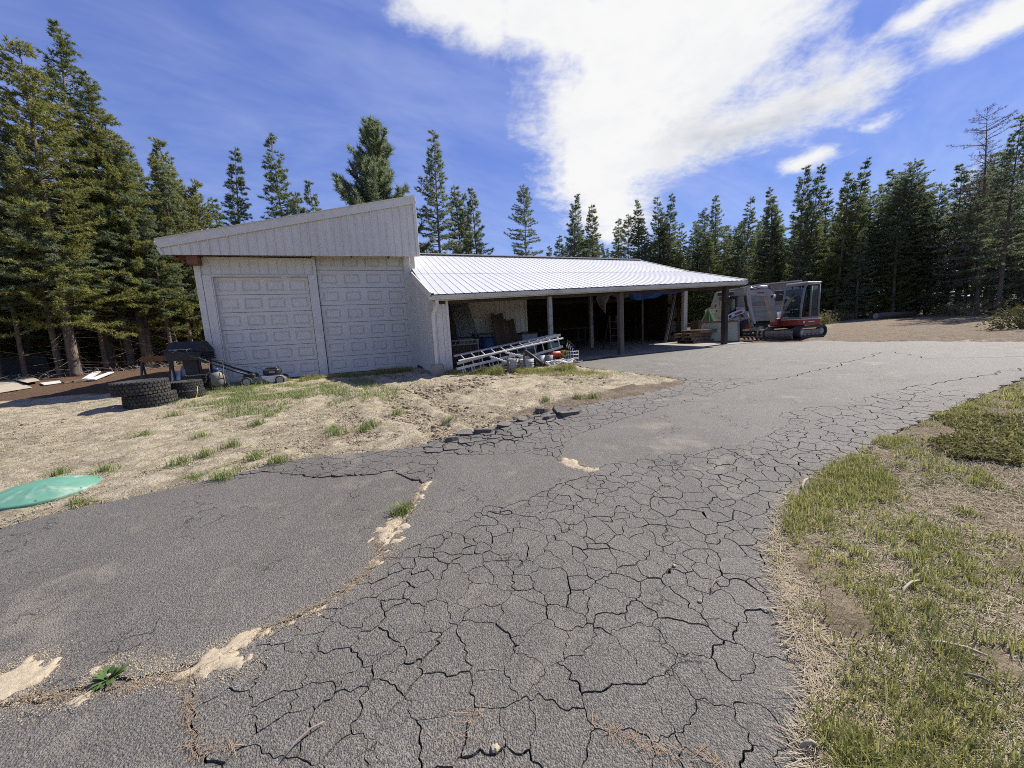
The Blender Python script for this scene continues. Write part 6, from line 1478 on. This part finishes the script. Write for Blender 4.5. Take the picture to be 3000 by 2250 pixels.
# thin dry grass over the sand
x, y = sample(60000, 3.6, 14, -58, 14); k = (sdist(SANDP, x, y) < -.02) & (sdist(ASPH, x, y) > .02); x, y = x[k], y[k]
m1 = fbm(x, y, .55, 3, 40); g = GR.random(len(x)) < np.clip(.10+.9*m1, 0, .6)
v, f = blades(x[g], y[g], .04, .005, .8); tag(obj('sparse_grass', mesh_np('sparse_grass', v, f), M_GRASS), kind='stuff')
g = GR.random(len(x)) < .55
v, f = straws(x[g], y[g], .13, .006, lift=.02, zz=.006); tag(obj('dry_straw', mesh_np('dry_straw', v, f), M_STRAW), kind='stuff')
x, y = sample(90000, 3.6, 14, -58, 14); k = (sdist(SANDP, x, y) < -.02) & (sdist(ASPH, x, y) > .02); x, y = x[k], y[k]
g = GR.random(len(x)) < np.clip(.28+1.1*fbm(x, y, .8, 3, 90), .05, .8)
v, f = blades(x[g], y[g], .035, .006, 1.3); tag(obj('dry_grass', mesh_np('dry_grass', v, f), M_STRAW), kind='stuff')
# crumbs and clods of soil over the sand
_ico = bmesh.new(); bmesh.ops.create_icosphere(_ico, subdivisions=1, radius=1); _iv = np.array([tuple(v.co) for v in _ico.verts]); _if = np.array([[v.index for v in f_.verts] for f_ in _ico.faces]); _ico.free()
M_CLOD = surf('soil_clods', (.30,.235,.155), (.17,.13,.085), 12, .95, bump=.01, bscale=40)
def clods(name, x, y, s0, s1, mat, dz=0.):
    n_ = len(x); s = s0*(s1/s0)**(GR.random(n_)**2.2); sc_ = s[:,None]*(.7+.6*GR.random((n_, 3))); sc_[:,2] *= .6
    v = _iv[None]*(1+.28*GR.normal(0, 1, (n_, len(_iv), 1)))*sc_[:,None,:]; v[:,:,0] += x[:,None]; v[:,:,1] += y[:,None]; v[:,:,2] += (zg(x, y)+s*.2+dz)[:,None]
    f = (_if[None]+(np.arange(n_)*len(_iv))[:,None,None]).reshape(-1, 3); tag(obj(name, mesh_np(name, v.reshape(-1, 3), f), mat), kind='stuff')
x, y = sample(14000, 3.8, 13, -56, 14); k = (sdist(SANDP, x, y) < -.02) & (sdist(ASPH, x, y) > .03) & (GR.random(14000) < .3+2.0*fbm(x, y, .9, 3, 95)); clods('soil_crumbs', x[k], y[k], .008, .04, M_CLOD)
pp = np.array([(-3.675,10.887),(-1.753,7.78),(-1.273,8.356),(-0.393,8.933),(-0.977,6.222),(-1.304,5.622),(-2.01,6.479)]); q = GR.integers(0, len(pp), 1200); x, y = (pp[q]+GR.normal(0, .5, (1200, 2))).T; k = sdist(ASPH, x, y) > .05; clods('churned_clods', x[k], y[k], .012, .055, M_CLOD)
xs_, ys_ = [], []
for ol in SAND_OL:
    p_ = np.array(ol); n_ = int(260*len(p_)); i = GR.integers(0, len(p_), n_); t = GR.random(n_)[:,None]; q_ = p_[i]*(1-t)+p_[(i+1) % len(p_)]*t+GR.normal(0, .03, (n_, 2)); xs_.append(q_[:,0]); ys_.append(q_[:,1])
x, y = np.concatenate(xs_), np.concatenate(ys_)
clods('sand_grains', x, y, .0012, .0038, M_SANDF, .012)
pp = np.array([(-0.982,4.692),(-0.734,4.775),(-0.482,4.9),(-0.171,5.082),(0.165,5.325),(0.484,5.604),(0.808,5.727)]); q = GR.integers(0, len(pp), 600); x, y = (pp[q]+GR.normal(0, .15, (600, 2))).T; clods('asphalt_crumbs', x, y, .008, .035, surf('crumbled_asphalt', (.06,.05,.042), (.11,.085,.07), 9, .95))
pp = np.array([(1.492,1.991),(1.406,1.819),(1.346,1.69),(1.288,1.559),(1.249,1.46),(1.708,2.36),(1.948,2.671),(2.312,2.99),(2.845,3.331)]); q = GR.integers(0, len(pp), 900); x, y = (pp[q]+GR.normal(0, .07, (900, 2))).T; clods('edge_crumbs', x, y, .006, .022, M_CLOD)
# edge of the drive, left: ragged grass
strip('edge_grass', [(-4.643,3.266),(-4.42,3.387),(-4.074,3.603),(-3.885,3.833),(-3.596,3.912),(-3.331,4.041),(-2.964,4.288)], .10, 4200, .07, M_GRASS)
strip('verge_edge_grass', [(6.009,4.863),(4.134,3.965),(2.796,3.234),(2.225,2.836),(1.878,2.502),(1.654,2.19),(1.537,1.934),(1.427,1.686),(1.32,1.456),(1.199,1.264),(1.089,1.122)], .17, 14000, .06, M_GRASSB)
# needles caught in the cracks
def needles(path, w, n):
    p_ = np.array(path); seg = np.hypot(*np.diff(p_, axis=0).T); c_ = np.r_[0, np.cumsum(seg)]; t = GR.random(n)*c_[-1]; i = np.clip(np.searchsorted(c_, t)-1, 0, len(seg)-1); q = ((t-c_[i])/seg[i])[:,None]; P_ = p_[i]*(1-q)+p_[i+1]*q+GR.normal(0, w, (n, 2)); return P_
P_ = np.r_[needles([(-2.361,1.514),(-1.975,1.539),(-1.766,1.564),(-1.574,1.598),(-1.416,1.798),(-1.158,2.002),(-1.004,2.216),(-0.95,2.448),(-1.027,2.61),(-0.923,2.973),(-0.893,3.484)], .016, 900), needles([(-1.577,1.573),(-1.463,1.443),(-1.338,1.305),(-1.28,1.261),(-1.128,1.277)], .007, 170), needles([(0.262,1.294),(0.43,1.203),(0.611,1.163),(0.695,1.138)], .010, 130), needles([(0.463,3.916),(0.771,3.624)], .02, 200), needles([(-0.208,1.328),(-0.312,1.294)], .04, 50)]
v, f = straws(P_[:,0], P_[:,1], .04, .0016, lift=.012, zz=.014); tag(obj('needle_litter', mesh_np('needle_litter', v, f), M_NEED), kind='stuff')
# countable clumps on the sand
CL = [(-6.329,7.063),(-5.649,5.75),(-4.564,5.468),(-3.768,4.978),(-4.102,6.033),(-4.202,6.51),(-3.887,4.689),(-3.993,4.429),(-3.108,4.462),(-2.75,4.293),(-4.769,4.311),(-2.128,5.357),(-2.477,5.205),(-1.869,6.084),(-2.094,5.54),(-4.584,8.223),(-2.594,5.361),(-5.278,4.269),(-3.096,3.923),(-0.917,5.424),(0.553,6.313),(1.081,6.393),(1.341,6.39)]
def clump(x, y, n, h, r_, mat, seed, w=.006):
    rg = np.random.default_rng(seed); a = rg.random(n)*6.28; q = np.minimum(np.abs(rg.normal(0, r_*.5, n)), r_*.8); X_, Y_ = q*np.cos(a), q*np.sin(a); v, f = blades(X_, Y_, h, w, .6, np.zeros(n), rg); return mesh_np('blades', v, f)
for k, (x, y) in enumerate(CL):
    o = place('grass_clump', 'small green grass clump standing on the bare sand', 'grass', (x, y), k, .01, 'grass clumps on the sand'); obj('blades', clump(x, y, 150, .11, .17, M_GRASS, k), M_GRASS, o)
WD = [(-1.964,1.607),(-0.957,2.997)]
o = place('crack_weed', 'leafy green weed growing in the sandy crack at lower left', 'weed', WD[0], 0, .012); rg = np.random.default_rng(5)
vs, fs = [], []
for k in range(34):
    a = k*2.4; L = .045+.05*rg.random(); el = R(18+50*rg.random()); w = .009; p0 = Vector((.012*math.cos(a), .012*math.sin(a), .0)); d = Vector((math.cos(a)*math.cos(el), math.sin(a)*math.cos(el), math.sin(el))); s = Vector((-math.sin(a), math.cos(a), 0)); i0 = len(vs)
    for t_, ww in ((0,.3),(.35,1),(.7,.9),(1,.05)): q = p0+d*L*t_-Vector((0,0,L*.35*t_*t_)); vs += [tuple(q-s*w*ww), tuple(q+s*w*ww)]
    for j in range(3): fs.append((i0+2*j, i0+2*j+1, i0+2*j+3, i0+2*j+2))
M_WEED = mat_blade('weed_leaves', [(.06,.11,.03),(.10,.16,.05),(.14,.20,.07)], .6, .25)
obj('leaves', mesh_np('leaves', vs, polys=fs), M_WEED, o); MB().cyl((0,0,-.02), (0,0,.02), .008, n=6).build('stem', M_TWIG, o)
o = place('crack_tuft', 'dark green grass tuft growing out of the sandy crack', 'grass', WD[1], 0, .012); obj('blades', clump(0, 0, 260, .085, .12, M_GRASS, 99, .005), M_GRASS, o)
